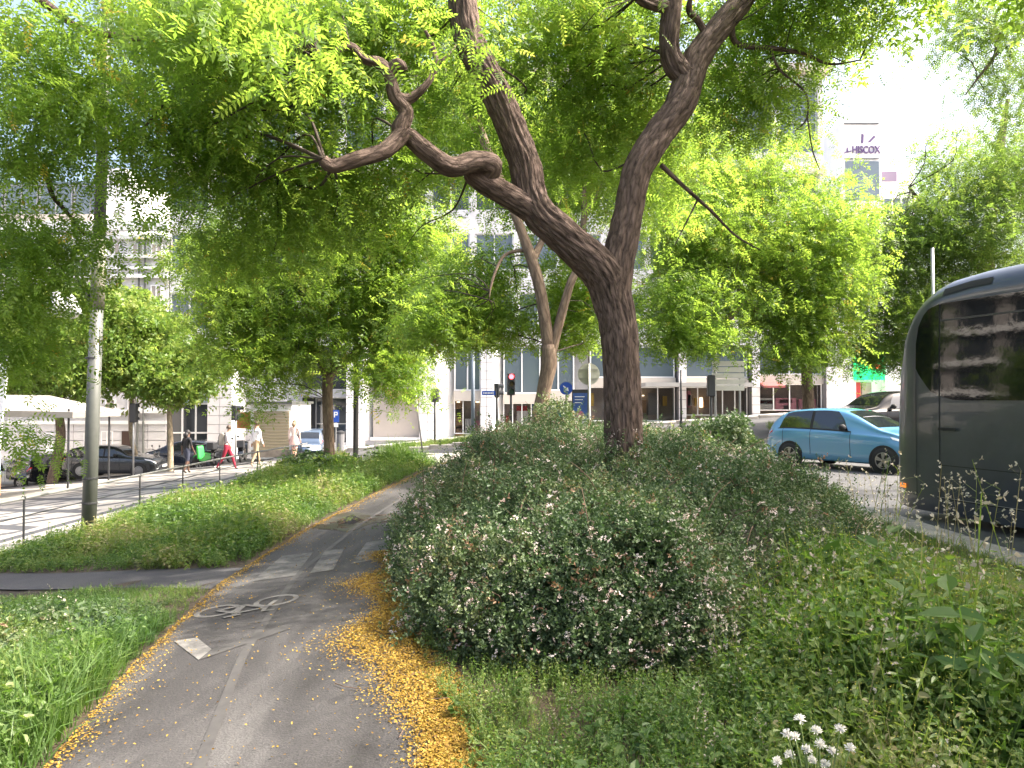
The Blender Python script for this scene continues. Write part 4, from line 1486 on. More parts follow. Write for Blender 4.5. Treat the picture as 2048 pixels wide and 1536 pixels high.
def make_car(name, label, x, y, ang, L, Wd, H, wb, paint, style, group=None, cat="car", front_oh=None, wr=0.33, spokes=5, rim_m=None, clad=False, plate=True, z=None, detail=2):
    """ang: heading (radians, 0 = +X). Body coordinates: +X forward, +Y left"""
    pr = PROF[style]
    t = thing(name, (x, y, Tz(x, y) - 0.12 if z is None else z), label, cat, ang, group)
    us = np.linspace(0, 1, 61)

    def sm(a):
        v = np.interp(us, pr['u'], a)
        for _ in range(3): v[1:-1] = 0.25 * v[:-2] + 0.5 * v[1:-1] + 0.25 * v[2:]
        return v
    S_, T_ = sm(pr['s']) * H, sm(pr['t']) * H
    Wh = Wd / 2 * (1 - 0.10 * np.clip((us - .8) / .2, 0, 1) ** 2.0 - 0.12 * np.clip((us - .95) / .05, 0, 1) ** 2 - 0.07 * np.clip((.2 - us) / .2, 0, 1) ** 2 - 0.06 * np.clip((.04 - us) / .04, 0, 1))
    Zb = 0.19 * H / 1.5 + 0.10 * np.clip((us - .9) / .1, 0, 1) ** 2 + 0.13 * np.clip((.08 - us) / .08, 0, 1)

    def sec(i):
        w, s, tp, zb = Wh[i], S_[i], T_[i], Zb[i]
        g = max(tp - s, 0.01)
        wt = w * 0.96 - 0.36 * g
        p = [(0, zb), (.80 * w, zb), (.95 * w, zb + .03), (.985 * w, zb + .14), (w * .975, zb + .30 * (s - zb)), (w, zb + .62 * (s - zb)), (w * .985, s - .05), (w * .955, s),
             (w * .93, s + .04 * g), ((w * .93) * .35 + wt * .65, s + .62 * g), (wt, s + .88 * g), (wt * .86, s + .975 * g), (wt * .5, s + g), (0, s + g * 1.012)]
        return p
    secs = [sec(i) for i in range(len(us))]
    K = len(secs[0])

    def S(u, k, off=0.0, side=-1):
        """point on the skin; side -1 right, +1 left"""
        f = np.clip(u, 0, 1) * (len(us) - 1)
        i = int(min(f, len(us) - 2))
        a = f - i
        j = int(min(k, K - 2))
        b = k - j
        q = lambda i_, j_: np.array(secs[i_][j_])
        p = (q(i, j) * (1 - b) + q(i, j + 1) * b) * (1 - a) + (q(i + 1, j) * (1 - b) + q(i + 1, j + 1) * b) * a
        d = (q(i, j + 1) - q(i, j))
        nrm = np.array((d[1], -d[0]))
        nrm /= np.linalg.norm(nrm) + 1e-9
        p = p + nrm * off
        return ((u - 0.5) * L, side * p[0], p[1])
    ks = [0, 1, 2, 3, 4, 5, 6, 7, 8, 9, 10, 11, 12, 13]
    mb = MB()
    for sd in (-1, 1):
        mb.grid([[S(u, k, 0, sd) for k in ks] for u in us])
    mb.add([S(0, k, 0, -1) for k in ks] + [S(0, k, 0, 1) for k in ks[::-1]], [tuple(range(2 * K))])
    mb.add([S(1, k, 0, -1) for k in ks] + [S(1, k, 0, 1) for k in ks[::-1]], [tuple(range(2 * K))])
    me = mb.mesh("body", paint, True)
    bm = bmesh.new(); bm.from_mesh(me); bmesh.ops.remove_doubles(bm, verts=bm.verts, dist=0.0008); bmesh.ops.recalc_face_normals(bm, faces=bm.faces); bm.to_mesh(me); bm.free()
    me.polygons.foreach_set("use_smooth", np.ones(len(me.polygons), dtype=bool))
    body = link("body", me, t)

    def patch(nm, m, u0, u1, k0, k1, side, off=0.006, nu=8, nk=4, par=t, skew0=0.0, skew1=0.0):
        """piece lying on the skin; skew leans the ends with height"""
        P = [[S(u0 + (u1 - u0) * a / nu + (skew0 * (1 - a / nu) + skew1 * a / nu) * (b / nk), k0 + (k1 - k0) * b / nk, off, side) for b in range(nk + 1)] for a in range(nu + 1)]
        q = MB()
        q.grid(P)
        return q.build(nm, m, par, True)
    for sd in (-1, 1):
        for (a, b) in pr['win']:
            first, last = (a == pr['win'][0][0]), (b == pr['win'][-1][1])
            patch("side_window", cglass_m, a, b, 8.1, 10.1, sd, 0.006, 10, 5, t, 0.05 if first else 0.0, -0.085 if last and style == 'hatch' else (-0.07 if last else 0.0))
        patch("pillar_trim", black_m, pr["win"][0][0] + .05, pr["win"][-1][1] - .09, 8.1, 10.05, sd, 0.004, 12, 4)
        patch("window_trim", black_m, pr['win'][0][0] - .01, pr['win'][-1][1] + 0.02, 7.85, 8.1, sd, 0.008, 14, 1)
        if detail > 1:
            for u in [w[1] + .01 for w in pr['win'][:-1]] + [pr['win'][-1][1] + .02, pr['win'][0][0] + 0.035]:
                patch("door_gap", black_m, u - .0016, u + .0016, 3.2, 7.8, sd, 0.004, 1, 5)
            for u in [w[0] + .045 for w in pr['win'][-2:]]:
                patch("handle", paint, u, u + .05, 6.05, 6.35, sd, 0.022, 3, 2)
        patch("headlight", lamp_m, .885, .985, 6.15, 7.3, sd, 0.010, 6, 3, t, -0.02, 0.0)
        patch("tail_light", red_m, .004, .055, 6.0, 7.5, sd, 0.010, 5, 3)
        patch("sill", black_m if clad else paint, .16, .84, 2.2, 3.2, sd, 0.012, 10, 2)
    # windscreen and rear window across the car
    for nm, (a, b) in (("windscreen", pr['ws']), ("rear_window", pr['rw'])):
        q = MB()
        nu = 8
        rows = []
        for i in range(nu + 1):
            u = a + (b - a) * i / nu
            row = [S(u, k, 0.007, -1) for k in (10.9, 11.4, 12, 12.5)] + [S(u, 13, 0.007, -1)] + [S(u, k, 0.007, 1) for k in (12.5, 12, 11.4, 10.9)]
            rows.append(row)
        q.grid(rows)
        q.build(nm, cglass_m, t, True)
    # front: grille, lower intake, plate
    fx = 0.5 * L
    w1 = Wh[-1]
    z1 = S_[-1]
    MB().prism([(-w1 * .55, z1 * .98 + .02), (w1 * .55, z1 * .98 + .02), (w1 * .42, z1 * .80), (-w1 * .42, z1 * .80)], fx - 0.02, fx + 0.012, 'x').build("grille", chrome_m if style == 'suv' else black_m, t)
    MB().prism([(-w1 * .75, Zb[-1] + .17), (w1 * .75, Zb[-1] + .17), (w1 * .62, Zb[-1] + .03), (-w1 * .62, Zb[-1] + .03)], fx - 0.02, fx + 0.010, 'x').build("intake", black_m, t)
    for sd in (-1, 1): patch("fog_recess", black_m, .925, .985, 3.6, 5.2, sd, 0.006, 4, 3, t, 0.0, -0.01)
    if plate:
        MB().box(fx + 0.0125, fx + 0.024, -.26, .26, Zb[-1] + .19, Zb[-1] + .30).build("number_plate", plate_m, t)
        MB().box(-fx - 0.024, -fx - 0.004, -.26, .26, S_[0] * .80, S_[0] * .80 + .11).build("number_plate", plate_m, t)
    # mirrors
    for sd in (-1, 1):
        p = S(pr['win'][-1][1] - .02, 8.2, 0.0, sd)
        q = MB()
        q.lathe([(0.02, 0), (0.075, 0.03), (0.085, 0.10), (0.06, 0.16), (0.01, 0.18)], (p[0], p[1] + (0.03 if sd > 0 else -0.21), p[2] + 0.05), 'y', 12)
        q.build("mirror", black_m, t, True)
    # wheels
    fo = front_oh if front_oh else (L - wb) * 0.46
    rim_m = rim_m or chrome_m
    for ax in (fx - fo, fx - fo - wb):
        i = int((ax / L + .5) * 60)
        for sd in (-1, 1):
            wy = Wh[i] * sd
            MB().lathe([(wr + .055, wy - sd * .05), (wr + .055, wy + sd * .004)], (ax, 0, wr), 'y', 28).build("wheel_arch", black_m, t, False)
            w = bpy.data.objects.new("wheel", None)
            COL.objects.link(w)
            w.parent = t
            w.location = (ax, wy - sd * .09, wr)
            q = MB()
            q.lathe([(wr * .62, -.10), (wr * .93, -.105), (wr, -.07), (wr, .07), (wr * .93, .105), (wr * .64, .112), (wr * .62, .09)], (0, 0, 0), 'y', 28, 0, False)
            q.build("tyre", black_m, w, True)
            q = MB()
            q.lathe([(wr * .64, sd * .115), (wr * .60, sd * .118), (wr * .58, sd * .09)], (0, 0, 0), 'y', 28, 0, False)
            q.lathe([(wr * .14, sd * .08), (wr * .13, sd * .122), (wr * .03, sd * .126)], (0, 0, 0), 'y', 14)
            for s_ in range(spokes):
                a = 2 * math.pi * s_ / spokes + 0.3
                for da in (-.16, .16):
                    c0, s0 = math.cos(a), math.sin(a)
                    c1, s1 = math.cos(a + da), math.sin(a + da)
                    n_ = (-s0 * .022, c0 * .022)
                    r0, r1 = wr * .10, wr * .62
                    q.add([(c0 * r0 - n_[0], sd * .121, s0 * r0 - n_[1]), (c0 * r0 + n_[0], sd * .121, s0 * r0 + n_[1]), (c1 * r1 + n_[0], sd * .116, s1 * r1 + n_[1]), (c1 * r1 - n_[0], sd * .116, s1 * r1 - n_[1])], [(0, 1, 2, 3)])
            q.build("rim", rim_m, w)
            MB().lathe([(wr * .60, sd * .05), (wr * .60, sd * .07)], (0, 0, 0), 'y', 20).build("brake_disc", dark_m, w)
    return t


sky_blue = carpaint("sky_blue_paint", (0.085, 0.255, 0.43))
darkrim = mat("bicolour_rim", (0.30, 0.29, 0.27), 0.35, metal=0.7)
cang = math.atan2(-.83, .56)
# near side wheels: rear (7.5, 20.2), front (8.9, 18.1)
hx_, hy_ = math.cos(cang), math.sin(cang)
rxw, ryw = hy_, -hx_                                   # right hand side direction
cx_ = 8.19 - rxw * 0.80
cy_ = 19.15 - ryw * 0.80
make_car("parked_car", "bright sky blue hatchback on the road just ahead of the grey coach", cx_, cy_, cang, 4.08, 1.73, 1.56, 2.59, sky_blue, 'hatch', None, "car", None, 0.315, 5, darkrim)
black_p = carpaint("black_paint", (0.016, 0.017, 0.020), 0.22)
navy_p = carpaint("navy_paint", (0.022, 0.028, 0.048), 0.25)
silver_p = carpaint("silver_paint", (0.42, 0.42, 0.41), 0.3)
dgrey_p = carpaint("dark_grey_paint", (0.028, 0.03, 0.034), 0.22)
CZ = lambda x, y: Tz(x, y) - 0.02
make_car("parked_car", "dark estate car parked side on behind the thick grey lamp pole", *XY(236, 38.4), R(2), 4.75, 1.88, 1.62, 2.85, dgrey_p, 'suv', "cars parked along the side street", "car", None, 0.36, 10)
make_car("parked_car", "black car showing its red tail lights left of the dark estate car", *XY(112, 39.9), R(68), 4.2, 1.78, 1.55, 2.6, black_p, 'hatch', "cars parked along the side street", "car")
make_car("parked_car", "silver car under the cream awning at the left edge", *XY(18, 39.2), R(-4), 4.3, 1.76, 1.45, 2.6, silver_p, 'hatch', "cars parked along the side street", "car", None, 0.32, 7)
make_car("parked_car", "dark blue car behind the thin leaning street tree", *XY(372, 41.0), R(175), 4.3, 1.78, 1.52, 2.6, navy_p, 'hatch', "cars parked along the side street", "car")
make_car("parked_car", "pale blue car half hidden behind the white kiosk and slender verge tree", *XY(627, 42.4), R(95), 4.2, 1.78, 1.5, 2.6, carpaint("pale_blue_paint", (0.08, 0.115, 0.175)), 'hatch', "cars parked along the side street", "car", detail=1)
make_car("parked_car", "black off road car behind the blue hatchback and coach nose", *XY(1765, 26.0), R(192), 4.6, 1.9, 1.76, 2.75, mat("dull_black_paint", (0.010, 0.010, 0.012), 0.10, spec=0.25), 'suv', None, "car", None, 0.37, 6, z=Tz(*XY(1765, 26.0)) - 0.02)


def scooter(label, x, y, ang, body_m, basket=False, tall=0.0):
    t = thing("scooter", (x, y, Tz(x, y)), label, "scooter", ang, "scooters parked by the kerb")
    for ax in (-0.62, 0.62):
        w = bpy.data.objects.new("wheel", None); COL.objects.link(w); w.parent = t; w.location = (ax, 0, 0.25)
        MB().lathe([(0.15, -.05), (0.23, -.055), (0.25, -.02), (0.25, .02), (0.23, .055), (0.15, .05)], (0, 0, 0), 'y', 20).build("tyre", black_m, w, True)
        MB().lathe([(0.15, -.03), (0.03, -.05), (0.03, .05), (0.15, .03)], (0, 0, 0), 'y', 14).build("rim", steel_m, w)
    q = MB()
    q.prism([(-0.78, .42), (-0.70, .62), (-0.15, .68), (-0.02, .45), (.18, .34), (.30, .34), (.30, .22), (-.1, .2), (-.35, .30), (-.6, .36)], -.15, .15)
    q.build("body", body_m, t, False, 0.02)
    q = MB()
    q.prism([(.26, .34), (.36, .9), (.44, 1.0), (.50, .92), (.44, .5), (.40, .3)], -.18, .18)
    q.build("front_shield", body_m, t, False, 0.02)
    q = MB()
    q.prism([(-.80, .64), (-.74, .74), (-.2, .76), (-.08, .70), (-.15, .68)], -.13, .13)
    q.build("seat", black_m, t, False, 0.015)
    q = MB()
    q.tube([(.62, 0, .25), (.52, 0, .6), (.40, 0, 1.0)], 0.03, 8)
    q.tube([(.36, -.32, 1.06), (.40, 0, 1.0), (.36, .32, 1.06)], 0.018, 8)
    q.build("steering", dark_m, t, True)
    q = MB()
    q.prism([(.40, .48), (.62, .55), (.84, .42), (.86, .36), (.62, .50), (.44, .40)], -.07, .07)
    q.build("mudguard", body_m, t)
    MB().lathe([(0.07, 0.0), (0.08, 0.02), (0.02, 0.05)], (.47, 0, .86), 'x', 12).build("headlight", lamp_m, t)
    for sd in (-1, 1):
        q = MB(); q.tube([(.37, sd * .22, 1.05), (.36, sd * .3, 1.2)], 0.008, 5); q.lathe([(0.06, 0), (0.06, 0.015)], (.355, sd * .31, 1.24), 'x', 10)
        q.build("mirror", dark_m, t)
    if basket: MB().box(-1.0, -.62, -.2, .2, .76, 1.12).build("top_box", dark_m, t, False, 0.03)
    return t


green_p = mat("vivid_green_plastic", (0.02, 0.50, 0.06), 0.35, coat=0.5)
scooter("vivid green scooter with a white front between two walking people", *XY(412, 37.6), R(150), green_p)
scooter("black scooter with a box seat just right of the green one", *XY(446, 37.8), R(75), black_p, True)
scooter("black scooter parked between the grey traffic light and the kiosk", *XY(487, 37.7), R(100), black_p, True)
scooter("dark scooter tucked behind the pale street trunk far left", *XY(300, 39.0), R(60), dgrey_p)

# ------------------------------------------------------------------ coach
DIR = Vector((-0.26, 0.966, 0)).normalized()
side0 = Vector((6.49, 9.5, 0))                 # a point of its left flank
nose = side0 + DIR * 2.36
LATR = Vector((DIR.y, -DIR.x, 0))              # to its right
CH = 1.26
co = nose + LATR * CH
coach = thing("coach", (co.x, co.y, -0.12), "dark grey coach cut by the right edge with a large black side window", "coach", math.atan2(-DIR.y, -DIR.x))
# body coordinates: +X towards the rear, u = distance behind the nose; its left flank is at +Y after the half turn
sgn = 1 if (Matrix.Rotation(math.atan2(-DIR.y, -DIR.x), 3, 'Z') @ Vector((0, 1, 0))).dot(LATR) < 0 else -1
cp = mat("coach_grey_paint", (0.046, 0.053, 0.070), 0.34, metal=0.2, coat=0.5, noise=0.22, nscale=1.3)
UZ = [(0, 1.62), (.04, 1.92), (.14, 2.38), (.30, 2.97), (.45, 3.20), (.60, 3.34), (.80, 3.45), (1.05, 3.52), (1.5, 3.57), (2.2, 3.58), (11.8, 3.58), (12.0, 3.45)]
zt_ = lambda u: float(np.interp(u, [a for a, b in UZ], [b for a, b in UZ]))
hw_ = lambda u: float(np.interp(u, [0, .06, .16, .32, .55, .9, 12], [1.02, 1.11, 1.18, 1.225, 1.25, 1.26, 1.26]))
zb_ = lambda u: float(np.interp(u, [0, .05, .15, .4, 12], [.42, .26, .17, .14, .14]))


def CS(u, s, off=0.0, side=1):
    """skin of the coach: s 0 bottom edge .. 1 start of the roof curve .. 2 roof centre"""
    w, zt, zb = hw_(u), zt_(u), zb_(u)
    r_ = min(0.34, max(0.05, (zt - zb) * 0.16))
    if s <= 1:
        zq = zb + (zt - r_ - zb) * s
        bulge = 0.018 * math.sin(math.pi * s)
        return (u, side * sgn * (w - 0.03 + bulge - 0.02 * s + off), zq)
    a = (s - 1) * math.pi / 2
    if s <= 1.6:
        aa = (s - 1) / 0.6 * math.pi / 2
        return (u, side * sgn * (w - 0.05 - r_ * 1.1 + (r_ * 1.1 + off) * math.cos(aa)), zt - r_ + (r_ + off) * math.sin(aa))
    return (u, side * sgn * ((w - 0.05 - r_ * 1.1) * (2 - s) / 0.4), zt + 0.03 * (s - 1.6))


def s_at(u, z):
    zt, zb = zt_(u), zb_(u)
    r_ = min(0.34, max(0.05, (zt - zb) * 0.16))
    return min(1.0, (z - zb) / (zt - r_ - zb))


us = np.unique(np.r_[np.linspace(0, .3, 13), np.linspace(.3, 1.2, 13), np.linspace(1.2, 12, 28)])
ss = np.r_[np.linspace(0, 1, 16), 1 + 0.6 * np.linspace(.12, 1, 8), 1.8, 2.0]
mb = MB()
for sd in (1, -1):
    mb.grid([[CS(u, s, 0, sd) for s in ss] for u in us])
mb.add([CS(0, s, 0, 1) for s in ss] + [CS(0, s, 0, -1) for s in ss[::-1]], [tuple(range(2 * len(ss)))])
mb.add([CS(12, s, 0, 1) for s in ss] + [CS(12, s, 0, -1) for s in ss[::-1]], [tuple(range(2 * len(ss)))])
me = mb.mesh("body", cp, True)
bm = bmesh.new(); bm.from_mesh(me); bmesh.ops.remove_doubles(bm, verts=bm.verts, dist=0.001); bmesh.ops.recalc_face_normals(bm, faces=bm.faces); bm.to_mesh(me); bm.free()
me.polygons.foreach_set("use_smooth", np.ones(len(me.polygons), dtype=bool))
link("body", me, coach)


def cpatch(nm, m, cols, off=0.008, nz=14, side=1, par=coach, thick=True):
    """cols: (u, z low, z high)"""
    P = [[CS(u, s_at(u, lo + (hi - lo) * k / nz), off, side) for k in range(nz + 1)] for u, lo, hi in cols]
    q = MB()
    q.grid(P)
    return q.build(nm, m, par, True)


coach_glass = mat("coach_glass", (0.006, 0.007, 0.009), 0.04, spec=0.45, bump=0.10, bscale=2.2)
wl = lambda u: float(np.interp(u, [.55, .63, .84, 1.15, 1.35, 12], [2.26, 2.13, 1.90, 1.78, 1.765, 1.765]))
wh = lambda u: float(np.interp(u, [.55, .60, .70, .81, 1.0, 12], [2.55, 2.85, 3.02, 3.11, 3.16, 3.17]))
for side in (1, -1):
    cpatch("driver_window", coach_glass, [(u, wl(u), wh(u)) for u in np.linspace(.56, 1.0, 10)], 0.007, side=side)
    for a, b in ((1.025, 2.55), (2.58, 4.4), (4.43, 6.3), (6.33, 8.2), (8.23, 10.1), (10.13, 11.6)):
        w = cpatch("side_window", coach_glass, [(u, wl(u), wh(u)) for u in np.linspace(a, b, 8)], 0.007, side=side)
        cpatch("window_bar", dark_m, [(u, 2.90, 2.925) for u in np.linspace(a, b, 6)], 0.013, 1, side, w)
    cpatch("door_gap", black_m, [(1.0, .30, 3.15), (1.014, .30, 3.15)], 0.005, 20, side)
    cpatch("door_gap", black_m, [(.56, .30, 2.2), (.568, .30, 2.2)], 0.004, 14, side)
    cpatch("flank_seam", black_m, [(u, .83, .842) for u in np.linspace(1.0, 11.5, 20)], 0.005, 1, side)
    cpatch("flank_seam", steel_m, [(u, .368, .376) for u in np.linspace(.95, 11.5, 20)], 0.008, 1, side)
    cpatch("flank_seam", black_m, [(u, .352, .367) for u in np.linspace(.95, 11.5, 20)], 0.006, 1, side)
    cpatch("handle", black_m, [(u, 1.335, 1.375) for u in np.linspace(1.01, 1.32, 6)], 0.035, 2, side)
    cpatch("marker_lamp", orange_m, [(u, .43, .50) for u in np.linspace(.16, .34, 5)], 0.014, 2, side)
    q = MB()
    P = [[CS(u, s, 0.010, side) for s in (1.10, 1.16, 1.22)] for u in np.linspace(1.05, 1.85, 8)]
    q.grid(P)
    q.build("roof_slot", black_m, coach, True)
    for ax in (2.95, 9.2):
        MB().lathe([(.60, sgn * side * 1.20), (.60, sgn * side * 1.268)], (ax, 0, .52), 'y', 30).build("wheel_arch", black_m, coach)
        w = bpy.data.objects.new("wheel", None); COL.objects.link(w); w.parent = coach; w.location = (ax, sgn * side * 1.12, .52)
        MB().lathe([(.30, -.14), (.48, -.15), (.52, -.1), (.52, .1), (.48, .15), (.30, .14)], (0, 0, 0), 'y', 28).build("tyre", black_m, w, True)
        MB().lathe([(.30, sgn * side * .12), (.18, sgn * side * .16), (.05, sgn * side * .17)], (0, 0, 0), 'y', 20).build("rim", steel_m, w, True)
# windscreen on the raked nose
rows = []
for k in range(13):
    u = 0.006 + 0.36 * k / 12
    rows.append([(u - 0.012, sgn * yq * (hw_(u) - 0.14), zt_(u) + 0.006 - 0.02 * abs(yq)) for yq in np.linspace(-.74, .74, 13)])
q = MB(); q.grid(rows); q.build("windscreen", coach_glass, coach, True)
for sd in (1, -1): MB().box(-.012, .05, sd * .55, sd * .95, .72, .92).build("headlight", lamp_m, coach)
MB().box(-.02, .03, -.30, .30, .50, .62).build("number_plate", plate_m, coach)

# ------------------------------------------------------------------ people
def person(label, px, Y, face, H, joints, cloth, hair_m, hair_long=0.0, skirt=None, group="people walking on the pavement"):
    """face: heading (0 = +X). joints in units of height, x forward, y left, z up; one skinned body"""
    x, y = XY(px, Y)
    t = thing("person", (x, y, Tz(x, y)), label, "person", face, group)
    J = {k: Vector(v) * H for k, v in joints.items()}
    order = list(J)
    idx = {k: i for i, k in enumerate(order)}
    E = [("pelvis", "waist"), ("waist", "chest"), ("chest", "neck"), ("neck", "head"), ("head", "crown"), ("head", "nose")]
    for s in "lr":
        E += [("chest", "sh_" + s), ("sh_" + s, "el_" + s), ("el_" + s, "wr_" + s), ("wr_" + s, "ha_" + s), ("pelvis", "hip_" + s), ("hip_" + s, "kn_" + s), ("kn_" + s, "an_" + s), ("an_" + s, "toe_" + s)]
        for f in range(4): E.append(("ha_" + s, "f%d_%s" % (f, s)))
        E.append(("wr_" + s, "th_" + s))
    rad = dict(pelvis=(.082, .066), waist=(.074, .056), chest=(.088, .062), neck=(.030, .030), head=(.046, .052), crown=(.040, .046), nose=(.008, .008), sh=(.038, .038), el=(.024, .024), wr=(.016, .014), ha=(.020, .012), hip=(.058, .058), kn=(.036, .036), an=(.023, .023), toe=(.020, .016), th=(.006, .006))
    me = bpy.data.meshes.new("body")
    me.from_pydata([J[k] for k in order], [(idx[a], idx[b]) for a, b in E], [])
    o = bpy.data.objects.new("body", me)
    COL.objects.link(o)
    m = o.modifiers.new("skin", 'SKIN')
    m.use_smooth_shade = True
    sk = me.skin_vertices[0].data
    for k in order:
        r_ = rad.get(k.split("_")[0], (.0055, .0055))
        sk[idx[k]].radius = (r_[0] * H, r_[1] * H)
        sk[idx[k]].use_root = (k == "pelvis")
    ss_ = o.modifiers.new("sub", 'SUBSURF')
    ss_.levels = ss_.render_levels = 1
    dg = bpy.context.evaluated_depsgraph_get()
    dg.update()
    m2 = bpy.data.meshes.new_from_object(o.evaluated_get(dg))
    bpy.data.objects.remove(o)
    m2.materials.clear()
    skin_m, top_m, leg_m, shoe_m = cloth
    for q in cloth: m2.materials.append(q)
    segs = [(J[a], J[b], a, b) for a, b in E]

    def kind_of(c):
        best, bn = 9, None
        for a, b, na, nb in segs:
            ab = b - a
            tt = max(0, min(1, (c - a).dot(ab) / max(ab.length_squared, 1e-9)))
            d = (c - (a + ab * tt)).length
            if d < best: best, bn, bt = d, (na, nb), tt
        a, b = bn
        if b.startswith("toe"): return 3
        if a.startswith("hip") or a == "pelvis" and b.startswith("hip"): return 2
        if a.startswith("kn"): return 2 if joints.get("_long", (1, 0, 0))[0] > 0.5 else 0
        if a == "pelvis" and b == "waist": return 2 if bt < 0.35 else 1
        if a in ("waist", "chest") and b in ("chest", "sh_l", "sh_r", "neck"): return 1 if not (b == "neck" and bt > .55) else 0
        if a.startswith("sh"): return 1
        if a.startswith("el"): return 1 if joints.get("_sleeve", (1, 0, 0))[0] > 0.5 else 0
        return 0
    mi = [kind_of(p.center) for p in m2.polygons]
    m2.polygons.foreach_set("material_index", mi)
    m2.polygons.foreach_set("use_smooth", np.ones(len(m2.polygons), dtype=bool))
    link("body", m2, t)
    hd = J["head"]
    hm = MB()
    nrow = 7
    prof = []
    for i in range(nrow + 1):
        a = i / nrow * 1.75
        prof.append((max(0.003, .058 * H * math.sin(a)), .068 * H * math.cos(a)))
    hm.lathe(prof, (hd.x - .010 * H, hd.y, hd.z + .030 * H), 'z', 16)
    if hair_long:
        hm.tube([(hd.x - .035 * H, hd.y, hd.z + .03 * H), (hd.x - .055 * H, hd.y, hd.z - .03 * H), (hd.x - .06 * H, hd.y, hd.z - hair_long * H)], [.045 * H, .05 * H, .028 * H], 10)
    hm.build("hair", hair_m, t, True)
    for s in (1, -1):
        MB().lathe([(.006 * H, 0), (.004 * H, .004 * H)], (hd.x + .047 * H, hd.y + s * .017 * H, hd.z + .010 * H), 'x', 8).build("eye", black_m, t)
    if skirt:
        q = MB()
        rows = []
        for zz, rr in skirt:
            rows.append([(rr * H * 0.8 * math.cos(a), rr * H * math.sin(a) * 1.05, zz * H + 0.006 * H * math.sin(4 * a)) for a in np.linspace(0, 2 * math.pi, 25)])
        q.grid(rows)
        q.build("skirt", leg_m, t, True)
    return t


def pose(stride=0.10, arm=0.10, sleeve=1.0, long=1.0, bend=0.0, lift=0.02):
    j = dict(pelvis=(0, 0, .525), waist=(.0, 0, .60), chest=(.005 + bend, 0, .745), neck=(.012 + bend, 0, .845), head=(.028 + bend, 0, .905), crown=(.022 + bend, 0, .962), nose=(.083 + bend, 0, .90))
    for s, k in (("l", 1), ("r", -1)):
        a, st = -arm * k, stride * k
        j["sh_" + s] = (bend, .105 * k, .805)
        j["el_" + s] = (a * .45 + bend - .01, .135 * k, .635)
        j["wr_" + s] = (a * 1.0 + bend + .03, .13 * k, .500)
        j["ha_" + s] = (a * 1.15 + bend + .04, .13 * k, .463)
        for f in range(4):
            j["f%d_%s" % (f, s)] = (a * 1.2 + bend + .062 - .012 * f, (.137 - .003 * f) * k, .418 + .004 * abs(f - 1.5))
        j["th_" + s] = (a * 1.1 + bend + .065, .118 * k, .455)
        j["hip_" + s] = (0, .052 * k, .505)
        j["kn_" + s] = (st * .62 + .02, .055 * k, .285)
        back = max(0, -st) > 0
        j["an_" + s] = (st * 1.25 - (.03 if back else 0), .055 * k, .045 + (lift if back else 0))
        j["toe_" + s] = (st * 1.25 + (.055 if not back else .04), .06 * k, .016 + (lift * .2 if back else 0))
    j["_long"] = (long, 0, 0)
    j["_sleeve"] = (sleeve, 0, 0)
    return j


def clean(j): return {k: v for k, v in j.items() if not k.startswith("_")}


_person = person


def person(label, px, Y, face, H, j, *a, **k):
    flags = {q: j[q] for q in j if q.startswith("_")}
    jj = Joints(clean(j))
    jj.flags = flags
    return _person(label, px, Y, face, H, jj, *a, **k)


class Joints(dict):
    flags = {}
    def get(self, k, d=None): return self.flags.get(k, dict.get(self, k, d))


skin1, skin2 = mat("light_skin", (0.46, 0.29, 0.21), 0.55), mat("dark_skin", (0.10, 0.055, 0.038), 0.5)
skin3 = mat("tan_skin", (0.36, 0.21, 0.14), 0.55)
hair_b, hair_br = mat("black_hair", (0.012, 0.010, 0.010), 0.6), mat("brown_hair", (0.07, 0.045, 0.03), 0.6)
hair_l = mat("fair_hair", (0.20, 0.14, 0.08), 0.6)
shoe_d, shoe_w = mat("dark_shoe", (0.03, 0.025, 0.022), 0.6), mat("tan_shoe", (0.30, 0.24, 0.17), 0.6)
red_tr, khaki = mat("crimson_trousers", (0.26, 0.012, 0.035), 0.8), mat("khaki_trousers", (0.34, 0.26, 0.16), 0.8)
wshirt = mat("white_shirt", (0.70, 0.70, 0.72), 0.8)
person("person in a black top and dark shorts walking far left of the group", 375, 28.6, R(60), 1.66, pose(.07, .06, 0.0, 0.0), (skin2, mat("black_top", (0.012, 0.012, 0.014), 0.8), mat("dark_shorts", (0.03, 0.035, 0.06), 0.8), shoe_d), hair_b, 0.10)
p2 = person("person in crimson trousers and a pale top striding with a rucksack", 455, 28.0, R(8), 1.68, pose(.14, .08, 0.0, 1.0, 0.02), (skin1, mat("pale_top", (0.55, 0.50, 0.50), 0.8), red_tr, shoe_d), hair_br, 0.0)
person("person in a white shirt and khaki trousers walking away behind the railing", 513, 28.6, R(55), 1.74, pose(.11, .05, 1.0, 1.0), (skin3, wshirt, khaki, shoe_w), hair_br, 0.0)
flor = mat("floral_blouse", (0.56, 0.44, 0.40), 0.8, noise=0.45, nscale=22)
person("person in a pale floral blouse and short skirt in front of the white kiosk", 589, 31.5, R(80), 1.68, pose(.05, .04, 1.0, 0.0), (skin1, flor, mat("pink_skirt", (0.52, 0.34, 0.31), 0.8, noise=0.3, nscale=14), shoe_w), hair_l, 0.08, [(.60, .085), (.52, .105), (.42, .125), (.385, .13)])
x, y = XY(455, 28.0)
bp_ = thing("rucksack", (x - 0.165, y - 0.03, Tz(x, y) + 0.93), "grey rucksack on the back of the person in crimson trousers", "rucksack", R(8))
MB().prism([(-.10, 0), (.09, 0), (.10, .42), (.04, .48), (-.06, .46), (-.13, .30)], -.15, .15).build("bag", mat("rucksack_grey", (0.22, 0.20, 0.18), 0.8), bp_, False, 0.03)
